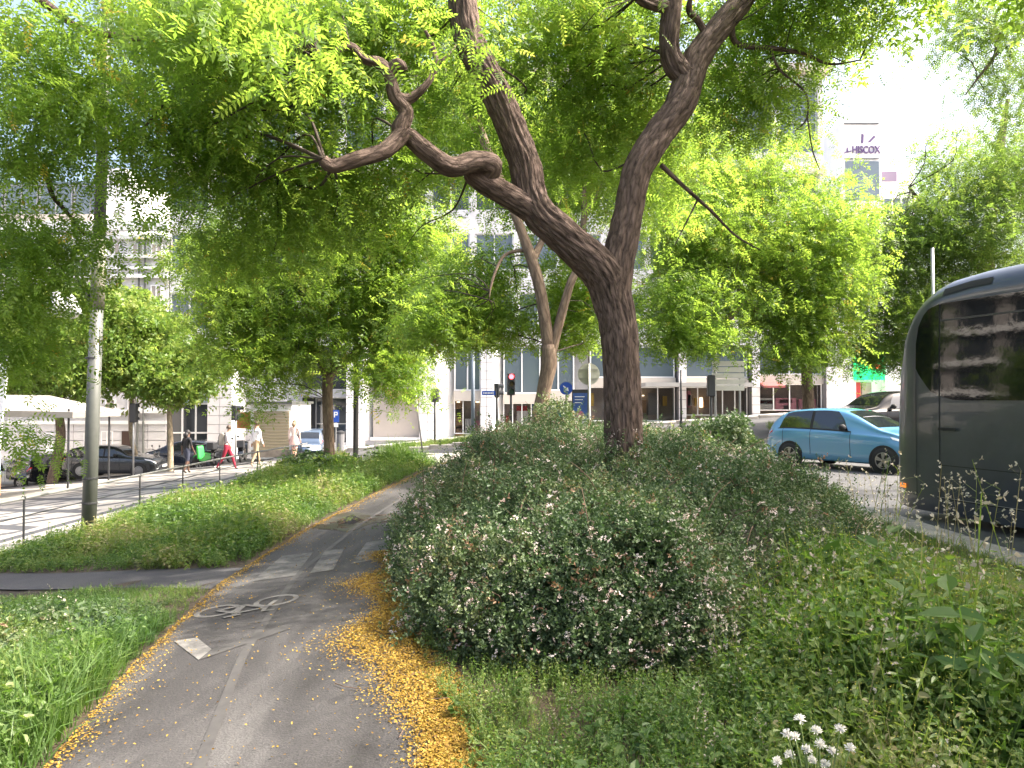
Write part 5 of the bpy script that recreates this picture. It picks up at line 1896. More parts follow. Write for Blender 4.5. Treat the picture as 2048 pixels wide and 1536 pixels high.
MB().prism([(-.16, .03), (-.095, .03), (-.095, .22), (-.15, .2)], -.11, .11).build("pocket", mat("rucksack_dark", (0.12, 0.11, 0.10), 0.8), bp_, False, 0.02)
for s in (-.09, .09): MB().tube([(.09, s, .06), (.20, s, .10), (.24, s, .30), (.16, s, .45), (.07, s, .44)], 0.014, 6).build("strap", MATS["rucksack_dark"], bp_, True)

# ------------------------------------------------------------------ trees
DENS = 1.28


def blob(px, py, Y, rx, ry, rY, cnt):
    c = W(px, py, Y)
    return (c, (rx / F * Y, rY, ry / F * Y), int(cnt * DENS))


def tree(name, base, label, group=None):
    return thing(name, base, label, "tree", group=group)


def limbs_local(limbs, base):
    b = Vector(base)
    return [([Vector(p) - b for p in P], Q) for P, Q in limbs]


# --- the big tree in the bed, its fork over the bush
MB_ = (1.38, 8.0, 0.0)
mt = tree("tree", MB_, "large tree with a thick ridged trunk forking low in the middle of the flowering bush")
A = lambda px, py, Y=8.0: W(px, py, Y)
trunk = [([A(1268, 1180), A(1258, 1000), A(1247, 880), A(1243, 760), A(1238, 660), A(1222, 590), A(1200, 540, 7.95)], [0.25, 0.205, 0.188, 0.183, 0.187, 0.197, 0.20])]
left_l = [([A(1215, 575), A(1188, 525, 7.95), A(1135, 478, 7.85), A(1080, 430, 7.8), A(1060, 385, 7.8), A(1050, 330, 7.8), A(1012, 230, 7.75), A(968, 140, 7.7), A(935, 70, 7.7), A(922, -40, 7.7), A(930, -150, 7.8), A(960, -320, 8.0)],
          [0.175, 0.185, 0.172, 0.166, 0.153, 0.15, 0.145, 0.14, 0.14, 0.125, 0.10, 0.06])]
stub_l = [([A(1075, 425, 7.8), A(1020, 395, 7.7), A(975, 368, 7.6), A(945, 350, 7.55), A(940, 345, 7.55)], [0.15, 0.12, 0.115, 0.095, 0.06])]
curl_l = [([A(965, 365, 7.6), A(985, 330, 7.5), A(950, 322, 7.4), A(900, 333, 7.3), A(855, 305, 7.2), A(820, 275, 7.15), A(800, 262, 7.1), A(812, 225, 7.1), A(790, 192, 7.05), A(778, 150, 7.0), A(760, 128, 6.95), A(728, 118, 6.9), A(700, 92, 6.85), A(664, 108, 6.8), A(640, 120, 6.8)],
           [0.09, 0.105, 0.10, 0.095, 0.09, 0.085, 0.085, 0.065, 0.06, 0.05, 0.055, 0.04, 0.03, 0.022, 0.012]),
          ([A(805, 268, 7.1), A(770, 300, 7.0), A(715, 318, 6.9), A(665, 332, 6.85), A(645, 318, 6.8)], [0.085, 0.075, 0.07, 0.066, 0.05]),
          ([A(792, 195, 7.05), A(818, 198, 7.1), A(850, 172, 7.1), A(872, 130, 7.15), A(866, 95, 7.2), A(850, 60, 7.2)], [0.055, 0.045, 0.03, 0.024, 0.02, 0.012]),
          ([A(775, 148, 7.0), A(795, 128, 7.0), A(808, 140, 7.0)], [0.05, 0.06, 0.04]),
          ([A(872, 130, 7.15), A(895, 112, 7.2), A(912, 90, 7.3)], [0.022, 0.018, 0.01])]
right_l = [([A(1226, 640), A(1230, 570), A(1240, 500), A(1258, 420, 8.05), A(1275, 340, 8.1), A(1318, 268, 8.15), A(1362, 205, 8.2), A(1392, 120, 8.3), A(1440, 55, 8.4), A(1492, -10, 8.5), A(1560, -110, 8.6), A(1600, -260, 8.8)],
            [0.15, 0.175, 0.16, 0.145, 0.15, 0.155, 0.16, 0.14, 0.125, 0.115, 0.09, 0.05]),
           ([A(1382, 165, 8.25), A(1352, 135, 8.2), A(1338, 95, 8.15), A(1342, 30, 8.1), A(1348, -60, 8.1), A(1330, -220, 8.1)], [0.12, 0.11, 0.095, 0.095, 0.08, 0.05]),
           ([A(1420, 80, 8.35), A(1395, 40, 8.3), A(1378, 20, 8.2), A(1385, -20, 8.1)], [0.04, 0.04, 0.035, 0.02]),
           ([A(1345, 15, 8.1), A(1305, 8, 8.0), A(1275, -6, 7.9)], [0.07, 0.055, 0.04]),
           ([A(1462, 50, 8.4), A(1475, 88, 8.5), A(1540, 96, 8.6), A(1600, 105, 8.8), A(1660, 128, 8.9), A(1720, 120, 9.0)], [0.04, 0.032, 0.028, 0.022, 0.015, 0.008]),
           ([A(1540, 96, 8.6), A(1560, 140, 8.6), A(1610, 185, 8.6), A(1614, 235, 8.6), A(1590, 262, 8.6)], [0.016, 0.014, 0.012, 0.009, 0.005]),
           ([A(1614, 230, 8.6), A(1625, 300, 8.6), A(1640, 340, 8.6)], [0.009, 0.008, 0.005]),
           ([A(1322, 330, 8.1), A(1370, 375, 8.2), A(1420, 420, 8.3), A(1470, 470, 8.4), A(1520, 500, 8.4)], [0.028, 0.022, 0.018, 0.012, 0.006]),
           ([A(1395, 400, 8.25), A(1375, 440, 8.3), A(1350, 490, 8.3)], [0.012, 0.008, 0.005])]
main_limbs = trunk + left_l + right_l[:1]
one = [(trunk[0][0] + left_l[0][0][2:], trunk[0][1] + left_l[0][1][2:])]
limb_mesh("trunk", limbs_local(one, MB_), bark_main, mt, 96, 0.024, 0.019)
limb_mesh("limb", limbs_local(stub_l, MB_), bark_main, mt, 48, 0.03, 0.008)
limb_mesh("limb", limbs_local(curl_l, MB_), bark_main, mt, 36, 0.03, 0.006)
limb_mesh("limb", limbs_local(right_l, MB_), bark_main, mt, 72, 0.026, 0.016)
mblobs = [blob(500, 110, 8.3, 300, 150, 1.1, 2900), blob(430, 60, 6.4, 200, 70, 0.7, 800), blob(600, 70, 4.8, 60, 50, 0.3, 60), blob(450, 20, 4.6, 50, 40, 0.3, 40), blob(940, 90, 7.0, 40, 110, 0.3, 90), blob(330, 260, 7.6, 180, 130, 1.0, 1050), blob(620, 350, 8.6, 250, 110, 1.0, 1600), blob(780, 60, 8.4, 160, 90, 0.9, 1200),
          blob(480, 470, 9.0, 200, 90, 1.2, 900),
          blob(1130, 90, 9.2, 220, 130, 1.2, 2400), blob(1190, 260, 9.8, 140, 110, 1.0, 1100), blob(1480, 180, 9.6, 110, 120, 1.0, 900), blob(1600, 40, 9.2, 190, 75, 1.0, 1500), blob(850, 250, 9.6, 110, 90, 1, 700)]
SPF = [tri(spray_tpl(4, 0.25, 0.13, 0.32, 11)), tri(spray_tpl(4, 0.4, 0.12, 0.30, 12))]
above = [((0.5, 8.5, 7.8), (5.0, 4.0, 1.1), 800), ((5.2, 7.4, 7.0), (2.6, 3.2, 0.9), 1900), ((8.2, 5.2, 7.2), (2.8, 3.6, 1.0), 2700)]  # leaves beyond the frame, added to shade the lane and weeds
mp = crown_points(mblobs)
anch = [q for P, Q in left_l + curl_l + right_l + stub_l for q in smooth_path(P, Q, 0.25)[0]]
limb_mesh("twig", limbs_local(twigs_to(mp, anch, 110, 0.012), MB_), twig_m, mt, 15, 0.15)
crown("crown", mblobs, SPRAYS, L_main, mt, 0.25, 0.34, (0.5, 0.25), 0.45, MB_)
crown("crown", above, SPF, L_main, mt, 0.40, 0.4, (0.5, 0.25), 0.3, MB_)

# --- the neighbour whose leaves hang in from the left edge
LB = (-6.9, 4.2, Tz(-6.9, 4.2))
lt = tree("tree", LB, "tree rooted beyond the left edge whose boughs hang over the grey lamp pole")
ll = [([Vector(LB) - Vector((0, 0, 0.2)), Vector((-6.9, 4.3, 1.0)), Vector((-6.7, 4.6, 2.8)), Vector((-6.2, 5.2, 4.2)), A(20, -40, 6.2)], [0.2, 0.17, 0.15, 0.12, 0.07]),
      ([A(20, -40, 6.2), A(95, 10, 6.2), A(165, 60, 6.3), A(240, 72, 6.4), A(330, 88, 6.5)], [0.05, 0.035, 0.03, 0.025, 0.012]),
      ([Vector((-6.7, 4.6, 2.8)), Vector((-6.0, 5.6, 3.3)), A(30, 330, 6.8), A(110, 400, 7.2), A(170, 470, 7.5)], [0.09, 0.06, 0.03, 0.018, 0.008])]
limb_mesh("trunk", limbs_local(ll, LB), bark_main, lt, 28, 0.06, 0.008)
lb = [blob(60, 90, 6.2, 120, 110, 0.8, 330), blob(110, 215, 6.4, 150, 80, 0.8, 360), blob(60, 310, 6.6, 110, 50, 0.7, 240), blob(85, 480, 7.2, 100, 65, 0.7, 620), blob(60, 600, 7.2, 85, 60, 0.6, 330), blob(30, 680, 7.2, 40, 40, 0.4, 260), blob(28, 880, 8.0, 32, 45, 0.4, 90)]
crown("crown", lb, SPRAYS, L_main, lt, 0.23, 0.26, (0.5, 0.25), 0.5, LB)

SPF = [tri(spray_tpl(4, 0.25, 0.13, 0.32, 11)), tri(spray_tpl(4, 0.4, 0.12, 0.30, 12))]
# --- median tree just behind the camera, shading the foreground
BB = (3.4, -2.6, 0.0)
bt = tree("tree", BB, "median tree behind the viewpoint whose crown shades the foreground weeds")
limb_mesh("trunk", limbs_local([([Vector((3.4, -2.6, -0.2)), Vector((3.4, -2.6, 1.8)), Vector((3.2, -2.4, 3.6)), Vector((2.6, -1.8, 5.6))], [0.24, 0.2, 0.18, 0.1]), ([Vector((3.3, -2.5, 2.8)), Vector((4.4, -2.0, 4.4)), Vector((6.0, -1.0, 6.0))], [0.14, 0.11, 0.06])], BB), bark_main, bt, 24, 0.08, 0.01)
crown("crown", [((3.4, -1.6, 6.4), (4.6, 3.6, 1.2), 3600), ((7.6, 2.0, 6.6), (2.6, 3.2, 1.0), 2300)], SPF[:2], L_main, bt, 0.34, 0.4, (0.45, 0.2), 0.4, BB)


def round_tree(base, label, limbs, blobs, tpl, lm, bm_, sc, sub, tint=(0.5, 0.25), twn=40, r0=0.012, group="street trees"):
    t = tree("tree", base, label, group)
    limb_mesh("trunk", limbs_local(limbs, base), bm_, t, 20, 0.12, 0.0)
    pts = crown_points(blobs)
    an = [q for P, Q in limbs for q in smooth_path(P, Q, 0.4)[0][3:]]
    tw = twigs_to(pts, an, twn, r0)
    if tw: limb_mesh("branch", limbs_local(tw, base), twig_m, t, 15, 0.3)
    crown("crown", blobs, tpl, lm, t, sc, sub, tint, 0.3, base)
    return t


SPF = [tri(spray_tpl(4, 0.25, 0.13, 0.32, 11)), tri(spray_tpl(4, 0.4, 0.12, 0.30, 12)), tri(spray_tpl(5, 0.15, 0.11, 0.28, 13))]
# --- slender tree on the left verge
b2 = W(660, 945, 22.5)
b2 = (b2.x, 22.5, Tz(b2.x, 22.5))
B = lambda px, py, Y=22.5: W(px, py, Y)
round_tree(b2, "slender pale barked tree in the left verge beside the dark lamp post",
           [([Vector(b2) - Vector((0, 0, 0.1)), B(658, 880), B(655, 800), B(657, 755), B(672, 735)], [0.19, 0.16, 0.155, 0.16, 0.13]),
            ([B(657, 760), B(640, 720), B(618, 650, 22.2), B(608, 560, 22), B(600, 470, 21.8), B(615, 390, 21.8)], [0.13, 0.09, 0.08, 0.07, 0.06, 0.03]),
            ([B(668, 745), B(700, 715), B(735, 680, 22.8), B(770, 620, 23), B(790, 520, 23)], [0.12, 0.10, 0.085, 0.06, 0.03]),
            ([B(612, 600, 22), B(640, 520, 21.5), B(680, 470, 21.3), B(700, 450, 21.2)], [0.05, 0.045, 0.035, 0.02]),
            ([B(663, 742), B(668, 690), B(660, 600), B(690, 500)], [0.07, 0.06, 0.05, 0.03])],
           [blob(600, 560, 22.5, 210, 150, 2.8, 5600), blob(520, 690, 21.8, 130, 75, 1.8, 2400), blob(760, 640, 22.5, 110, 100, 1.8, 2400), blob(700, 450, 22.5, 180, 100, 2.5, 2600), blob(470, 560, 22, 110, 110, 2, 1900), blob(820, 520, 22, 90, 130, 1.6, 1800),
            blob(780, 730, 21.5, 75, 45, 1.0, 800), blob(515, 795, 21, 28, 40, 0.5, 150), blob(600, 760, 23, 50, 25, 0.8, 160), blob(800, 790, 21, 40, 20, 0.5, 160)],
           SPF, L_main, bark_thin, 0.36, 0.42, (0.55, 0.25), 60)
# --- forked tree right behind the big trunk
b3 = W(1085, 905, 16)
b3 = (b3.x, 16.0, Tz(b3.x, 16))
D = lambda px, py, Y=16.0: W(px, py, Y)
round_tree(b3, "forked slim tree rising just left of the big ridged trunk",
           [([Vector(b3) - Vector((0, 0, 0.1)), D(1078, 860), D(1088, 780), D(1098, 730), D(1098, 690)], [0.2, 0.18, 0.15, 0.17, 0.15]),
            ([D(1098, 700), D(1090, 640), D(1078, 570), D(1060, 510), D(1040, 455), D(1015, 390), D(985, 320), D(960, 250), D(945, 200)], [0.14, 0.13, 0.125, 0.12, 0.10, 0.09, 0.075, 0.06, 0.03]),
            ([D(1102, 710), D(1120, 640), D(1140, 570), D(1160, 520, 16.2), D(1168, 430, 16.4), D(1170, 360, 16.5), D(1195, 260, 16.5)], [0.11, 0.10, 0.09, 0.08, 0.065, 0.05, 0.03]),
            ([D(1066, 520), D(1080, 490, 16.2), D(1095, 460, 16.3), D(1120, 400, 16.4)], [0.09, 0.075, 0.06, 0.03]),
            ([D(985, 320), D(960, 280), D(930, 230), D(915, 200)], [0.04, 0.035, 0.03, 0.015]),
            ([D(1055, 500), D(1010, 510), D(985, 560, 15.7), D(978, 600, 15.6)], [0.045, 0.035, 0.03, 0.012]),
            ([D(1168, 430, 16.4), D(1190, 400, 16.4), D(1215, 330, 16.5)], [0.04, 0.035, 0.02])],
           [blob(1110, 330, 17.6, 190, 150, 1.8, 3600), blob(950, 560, 17.8, 85, 110, 1.4, 1300), blob(980, 650, 17.6, 100, 40, 1.0, 900), blob(1150, 600, 17.8, 70, 100, 1.2, 1500), blob(880, 640, 17, 80, 70, 1.5, 1100), blob(1150, 670, 17.6, 50, 30, 0.8, 350),
            blob(960, 240, 17.5, 130, 120, 2, 1500), blob(1320, 330, 16.5, 130, 170, 2, 1900)],
           SPF, L_main, bark_thin, 0.32, 0.36, (0.55, 0.25), 60)
# --- broad bright tree on the right
b4 = (11.9, 30.0, Tz(11.9, 30))
E = lambda px, py, Y=29.0: W(px, py, Y)
round_tree(b4, "broad sunlit tree in front of the pink shop beside the blue car",
           [([Vector(b4) - Vector((0, 0, 0.1)), W(1614, 760, 30), W(1608, 690, 30), W(1585, 620, 29.6), W(1560, 540, 29.3), W(1530, 430, 29)], [0.25, 0.21, 0.20, 0.18, 0.14, 0.07]),
            ([W(1600, 680, 30), W(1540, 640, 28.6), W(1490, 600, 27.6), W(1470, 560, 27.2)], [0.14, 0.11, 0.09, 0.05]),
            ([W(1490, 600, 27.6), W(1462, 632, 27), W(1432, 645, 26.6), W(1400, 640, 26.4)], [0.1, 0.12, 0.09, 0.04]),
            ([W(1590, 640, 29.8), W(1650, 560, 30), W(1690, 480, 30)], [0.14, 0.1, 0.05])],
           [blob(1530, 520, 29, 220, 170, 3.6, 7200), blob(1390, 480, 28, 130, 130, 2.8, 3000), blob(1350, 620, 27, 110, 90, 2.2, 2300), blob(1620, 620, 29, 120, 90, 2.8, 2800), blob(1480, 350, 29, 170, 80, 2.8, 2200), blob(1400, 665, 26.5, 110, 30, 1.4, 700), blob(1660, 470, 29, 80, 120, 2.4, 1800), blob(1600, 700, 28, 90, 45, 1.5, 900)],
           SPF, L_main, bark_thin, 0.42, 0.5, (0.44, 0.25), 60, 0.016)
# --- dark trees behind the coach
b5 = (21.5, 33.0, Tz(21.5, 33))
round_tree(b5, "tall dark green tree standing directly behind the grey coach",
           [([Vector(b5) - Vector((0, 0, 0.1)), Vector((21.4, 33, 4)), Vector((21, 33, 8)), Vector((21.5, 33, 12)), Vector((22, 33, 15))], [0.4, 0.33, 0.28, 0.2, 0.08]),
            ([Vector((21, 33, 7)), Vector((18.5, 32, 9)), Vector((16.5, 31, 10.5))], [0.16, 0.12, 0.05]), ([Vector((21.2, 33, 9)), Vector((24, 32, 12)), Vector((25, 31, 14))], [0.16, 0.1, 0.05])],
           [blob(1930, 520, 31, 190, 170, 3.6, 6400), blob(1990, 330, 31, 150, 110, 3, 3200), blob(1810, 480, 31, 90, 90, 2.2, 1700), blob(1790, 640, 31, 80, 110, 2.4, 2600), blob(1740, 700, 30, 50, 40, 1.2, 500)],
           SPF, L_dark, bark_thin, 0.42, 0.5, (0.55, 0.25), 60, 0.018)
b6 = (12.8, 14.6, Tz(12.8, 14.6) - 0.1)
round_tree(b6, "tree on the far side of the road reaching in at the top right corner",
           [([Vector(b6) - Vector((0, 0, 0.1)), Vector((12.8, 14.6, 3)), Vector((12.4, 14.4, 6)), Vector((11.4, 14.2, 8))], [0.25, 0.2, 0.17, 0.1]),
            ([Vector((12.4, 14.4, 6)), W(2040, 60, 13.5), W(1985, 120, 13.5), W(1930, 190, 13.5)], [0.1, 0.05, 0.03, 0.01])],
           [blob(2010, 70, 13.5, 110, 110, 1.4, 900), blob(1930, 60, 13.5, 90, 60, 1.0, 420), blob(2030, 210, 13.8, 60, 90, 1.0, 520), ((13.2, 14.5, 8.8), (2.6, 2.6, 1.6), 1500)],
           [tri(SPRAYS[0]), tri(SPRAYS[1])], L_dark, bark_thin, 0.26, 0.34, (0.6, 0.25), 30)
for bx, by in ((-19.8, 13.5), (-20.2, 20.5)):  # out-of-frame trees, added to break up the coach window reflections
    bb = (bx, by, Tz(bx, by))
    round_tree(bb, "unseen kerbside tree added on the left pavement " + ("nearest the viewpoint" if by < 15 else "next to the cream awning"), [([Vector(bb), Vector((bx, by, bb[2] + 2.4)), Vector((bx, by, bb[2] + 5.5))], [0.2, 0.16, 0.08])], [((bx, by, bb[2] + 5.0), (2.4, 2.4, 1.9), 2600)], TUFT3, L_lime, bark_thin, 0.21, 0.5, (0.6, 0.25), 10, 0.02)
# --- lime trees along the side street on the left
for bx, by, px0, label, blobs, lim in (
        (-23.0, 37.6, 125, "thick trunked street tree behind the dark estate car beside the cream awning", [blob(120, 700, 37, 130, 110, 3, 5200), blob(200, 640, 37, 110, 80, 2.4, 2200)], 0.26),
        (-19.0, 38.6, 268, "young street tree between the two parked dark cars", [blob(290, 700, 38, 90, 85, 2.2, 2800), blob(235, 650, 38, 80, 70, 2.0, 2000)], 0.13),
        (-17.0, 37.4, 345, "thin leaning street tree with a pale trunk next to the green scooter", [blob(355, 745, 37, 75, 60, 1.8, 1900), blob(400, 720, 37, 40, 40, 1.2, 600)], 0.15)):
    bb = (bx, by, Tz(bx, by))
    top = blobs[0][0]
    round_tree(bb, label, [([Vector(bb) - Vector((0, 0, 0.1)), W(px0 - 4, 880, by), W(px0 - 6, 820, by), W(px0 + 4, 760, by), top], [lim, lim * 0.85, lim * 0.75, lim * 0.6, lim * 0.25]),
                           ([W(px0 - 6, 822, by), W(px0 + 40, 780, by), W(px0 + 62, 750, by)], [lim * 0.4, lim * 0.3, lim * 0.1])],
               blobs, TUFT3, L_lime, bark_pale if lim < 0.2 else bark_thin, 0.21, 0.5, (0.68, 0.25), 16, 0.02)

# ------------------------------------------------------------------ ground plants
def herb_tpl(seed, h=0.4, nl=12, ll=0.085, lw=0.06, flowers=0, fsz=0.012, ovate=True):
    g = np.random.default_rng(seed)
    q, fm, ft = [], [], []
    ns = g.integers(2, 4)
    for s_ in range(ns):
        a = g.uniform(0, 6.28)
        lean = g.uniform(0.1, 0.45)
        hh = h * g.uniform(0.7, 1.1)
        tip = np.array((math.cos(a) * lean * hh, math.sin(a) * lean * hh, hh))
        w = 0.004
        q.append([np.array((-w, 0, 0)), np.array((w, 0, 0)), tip + (w * 0.5, 0, 0), tip - (w * 0.5, 0, 0)]); fm.append(0); ft.append(0)
        for i in range(max(3, nl // ns)):
            t = 0.25 + 0.75 * (i + 0.5) / (nl / ns)
            b = tip * min(t, 1)
            an = a + i * 2.4 + g.normal(0, 0.3)
            q += leaf2(b, (math.cos(an), math.sin(an), 0.35 * g.normal()), (0.3 * g.normal(), 0.3 * g.normal(), 1), ll * g.uniform(0.6, 1.2) * (1.15 - 0.5 * t), lw * g.uniform(0.7, 1.1) * (1.15 - 0.5 * t), 0.12, 0.25)
            fm += [0, 0]; ft += [g.normal(0, 0.1)] * 2
        for i in range(flowers):
            b = tip + g.normal(size=3) * np.array((0.045, 0.045, 0.03))
            d = g.normal(size=3)
            q.append(diamond(b, d, (0, 0.3, 1), fsz * 1.5, fsz)); fm.append(1); ft.append(g.normal(0, 0.2))
    return Tpl(q, fm, ft)


def blade_tpl(seed, n=7, h=0.3, w=0.009):
    g = np.random.default_rng(seed)
    q = []
    for i in range(n):
        a = g.uniform(0, 6.28)
        d = np.array((math.cos(a), math.sin(a), 0))
        s = np.array((-d[1], d[0], 0)) * w / 2
        b = g.normal(size=3) * np.array((0.03, 0.03, 0))
        le = g.uniform(0.15, 0.8)
        hh = h * g.uniform(0.6, 1.1)
        m = b + d * le * hh * 0.35 + np.array((0, 0, hh * 0.62))
        t = b + d * le * hh + np.array((0, 0, hh * (1.0 - 0.35 * le)))
        q.append([b - s, b + s, m + s * 0.8, m - s * 0.8])
        q.append([m - s * 0.8, m + s * 0.8, t + s * 0.1, t - s * 0.1])
    return Tpl(q)


HERB_F = [herb_tpl(31, 0.42, 18, 0.06, 0.036, 2, 0.006), herb_tpl(32, 0.36, 18, 0.065, 0.042), herb_tpl(33, 0.5, 20, 0.055, 0.032, 4, 0.006), herb_tpl(34, 0.4, 18, 0.07, 0.04)]
HERB = [herb_tpl(41, 0.32, 14, 0.08, 0.05), herb_tpl(42, 0.26, 12, 0.085, 0.055), herb_tpl(43, 0.38, 15, 0.065, 0.04)]
BROAD = [herb_tpl(51, 0.5, 12, 0.12, 0.085), herb_tpl(52, 0.42, 11, 0.13, 0.095)]
BLADE = [blade_tpl(61, 8, 0.3), blade_tpl(62, 7, 0.38), blade_tpl(63, 9, 0.22)]


# dry stalks: bare stems with small pale heads
def stalk_tpl(seed, h=0.75, heads=9):
    g = np.random.default_rng(seed)
    q, fm, ft = [], [], []
    tip = np.array((g.normal() * 0.1, g.normal() * 0.1, h))
    w = 0.004
    for ax in ((w, 0, 0), (0, w, 0)):
        ax = np.array(ax)
        q.append([-ax, ax, tip + ax * 0.5, tip - ax * 0.5]); fm.append(0); ft.append(0.3)
    for i in range(heads):
        t = 0.45 + 0.55 * i / (heads - 1)
        b = tip * t
        o_ = g.normal(size=3) * np.array((0.045, 0.045, 0.02))
        e = b + o_ + np.array((0, 0, 0.03))
        q.append([b - (w * 0.5, 0, 0), b + (w * 0.5, 0, 0), e + (w * 0.4, 0, 0), e - (w * 0.4, 0, 0)]); fm.append(0); ft.append(0.2)
        for k in range(4):
            q.append(diamond(e, g.normal(size=3) + np.array((0, 0, 0.4)), g.normal(size=3), 0.028, 0.016)); fm.append(1); ft.append(g.normal(0, 0.2))
    return Tpl(q, fm, ft)


STALK = [stalk_tpl(71), stalk_tpl(72, 0.9, 11), stalk_tpl(73, 0.6, 8)]


def place(n, fx, keep=None):
    """n random points of the unit square through fx(u, v) -> x, y"""
    u, v = rng.random(n), rng.random(n)
    x, y = fx(u, v)
    if keep is not None:
        k = keep(x, y)
        x, y = x[k], y[k]
    return x, y


def pn(x, y, s, o=0.0):
    """cheap smooth noise 0..1 for patchiness"""
    return 0.5 + 0.25 * (np.sin(x * s * 1.3 + 1.7 * np.sin(y * s * 0.9 + o) + o) + np.sin(y * s * 1.1 + 1.3 * np.sin(x * s * 1.2 - o) + 2 * o))


def plants(name, x, y, tpls, mats, sc, tint, tilt=0.12, label=None, parent=None, dz=0.0, patch=2.0, kind="stuff"):
    n = len(x)
    z = T(x, y) + dz
    tn = np.clip(tint + 0.62 * (pn(x, y, patch, len(name)) - 0.5) + rng.normal(0, 0.12, n), 0, 0.97)
    s_ = sc * (0.55 + 0.75 * rng.random(n)) * np.clip(0.42 + 0.65 * pn(x, y, 1.1, 5) + 0.40 * pn(x, y, 3.7, 2), 0.4, 1.2)
    o = strew(name, np.c_[x, y, z], rng.uniform(0, 6.283, n), rng.normal(0, tilt, n), rng.normal(0, tilt, n), s_, tn, tpls, mats, parent, kind)
    return o


edge = lambda y: lane_l(y) - 0.05
path_lo = lambda x: 7.32 + 1.9 * (-2.93 - x) / 4.67
path_hi = lambda x: path_lo(x) + 0.92 - 0.25 * (-2.93 - x) / 4.67
nearpath = lambda x, y: 0.30 + 0.70 * sst(0.15, 2.3, path_lo(np.clip(x, -7.6, -2.9)) - y)
lv = lambda u, v: (edge(1.2 + 6.6 * v) - u * (edge(1.2 + 6.6 * v) + 7.4), 1.2 + 6.6 * v)
ok_n = lambda x, y: (y < path_lo(np.clip(x, -7.6, -2.9)) - 0.02 + 0.05 * np.sin(x * 5)) & (x > -1.0 * y - 0.9)
x, y = place(15000, lv, lambda x, y: ok_n(x, y) & (x < edge(y) - 0.04 * rng.random(len(x))))
plants("grass", x, y, BLADE, L_herb, 0.85 * nearpath(x, y), 0.36, 0.25)
x, y = place(13000, lv, lambda x, y: ok_n(x, y) & (x < edge(y) - 0.12))
plants("undergrowth", x, y, HERB, [L_herb, ygreen_m], 0.8 * nearpath(x, y), 0.42, 0.2)
x, y = place(2200, lv, lambda x, y: ok_n(x, y) & (x < edge(y) - 0.35) & (pn(x, y, 2.2, 3) > 0.6))
plants("undergrowth", x, y, BROAD, [L_herb, ygreen_m], 0.62 * nearpath(x, y), 0.30, 0.25)
x, y = place(420, lambda u, v: (-4.9 + 2.0 * u, 5.3 + 1.6 * v), lambda x, y: ok_n(x, y) & (x < edge(y) - 0.15))
plants("undergrowth", x, y, HERB + BROAD[:1], [L_bush, ygreen_m], 1.0 * nearpath(x, y), 0.45, 0.2)
x, y = place(120, lv, lambda x, y: ok_n(x, y) & (x < edge(y) - 0.2))
plants("dry_stalks", x, y, STALK, [L_herb, dry_m], 0.55 * nearpath(x, y), 0.5, 0.15)
# far part of the left verge, beyond the side path
fv = lambda u, v: (edge(7.8 + 17 * v) - u * (edge(7.8 + 17 * v) - bed_l(7.8 + 17 * v)), 7.8 + 17 * v)
ok_f = lambda x, y: (y > path_hi(np.clip(x, -7.6, -2.9)) + 0.02) & ((y < 20.6) | (x < -5.5))
railside = lambda x, y: (0.45 + 0.55 * sst(0.2, 1.6, x + 7.6)) * (0.5 + 0.5 * sst(0.0, 1.2, y - path_hi(np.clip(x, -7.6, -2.9)))) * (0.55 + 0.45 * sst(0.05, 0.7, edge(y) - x))
x, y = place(15000, fv, lambda x, y: ok_f(x, y) & (x < edge(y) - 0.08))
plants("undergrowth", x, y, HERB, [L_herb, ygreen_m], 1.15 * railside(x, y), 0.58, 0.2)
x, y = place(3500, fv, ok_f)
plants("grass", x, y, BLADE, L_herb, 0.85 * railside(x, y), 0.55, 0.3)
x, y = place(2600, fv, lambda x, y: ok_f(x, y) & (x < edge(y) - 0.3) & (pn(x, y, 1.6, 3) > 0.45))
plants("undergrowth", x, y, BROAD, [L_herb, ygreen_m], 0.7 * railside(x, y), 0.55, 0.25)
x, y = place(900, lambda u, v: (-6.6 + 3.6 * u, 19.5 + 4.0 * v), lambda x, y: (x < edge(y) - 0.5) & (pn(x, y, 0.9, 8) > 0.42) & ((y < 20.5) | (x < -5.5)))
plants("undergrowth", x, y, [HERB[0], HERB[2], BROAD[0]], [L_bush, ygreen_m], 1.5, 0.35, 0.2)
# weeds of the right foreground
bush_l = lambda y: np.interp(y, [3.5, 4.6, 5.4, 8, 12, 20], [0.5, -0.55, -0.85, -1.25, -1.5, -1.4])
rv = lambda u, v: (-0.6 + 5.55 * u, 1.9 + 9.0 * v * v ** 0.25)
lane_r = lambda y: lane_l(y) + lane_w(y)
ok_r = lambda x, y: ~((y < 2.75) & (np.abs(x - 0.95 * y / 2.55) < 0.36)) & (x > lane_r(y) - 0.04 + 0.10 * pn(y, y, 3.0, 1) + 0.10 * rng.random(len(x))) & (x < 4.95)
low = lambda x, y: (0.42 + 0.66 * sst(0.9, 2.1, x) * sst(2.6, 3.6, y)) * np.clip(1.15 - 0.42 * np.clip(x - 2.4, 0, 3) * np.clip((y - 3.5) / 3, 0, 1), 0.3, 1.2) * (1 - 0.45 * sst(4.0, 4.7, x))
x, y = place(15000, rv, lambda x, y: ok_r(x, y))
o = plants("undergrowth", x, y, HERB_F, [L_herb, ygreen_m], 0.9 * low(x, y), 0.58, 0.2)
x, y = place(7000, rv, lambda x, y: ok_r(x, y))
plants("grass", x, y, BLADE, L_herb, 0.95 * low(x, y), 0.5, 0.3)
x, y = place(1500, rv, lambda x, y: ok_r(x, y) & (pn(x, y, 1.7, 1) > 0.45))
plants("undergrowth", x, y, BROAD, [L_herb, ygreen_m], 0.95 * low(x, y), 0.40, 0.2)
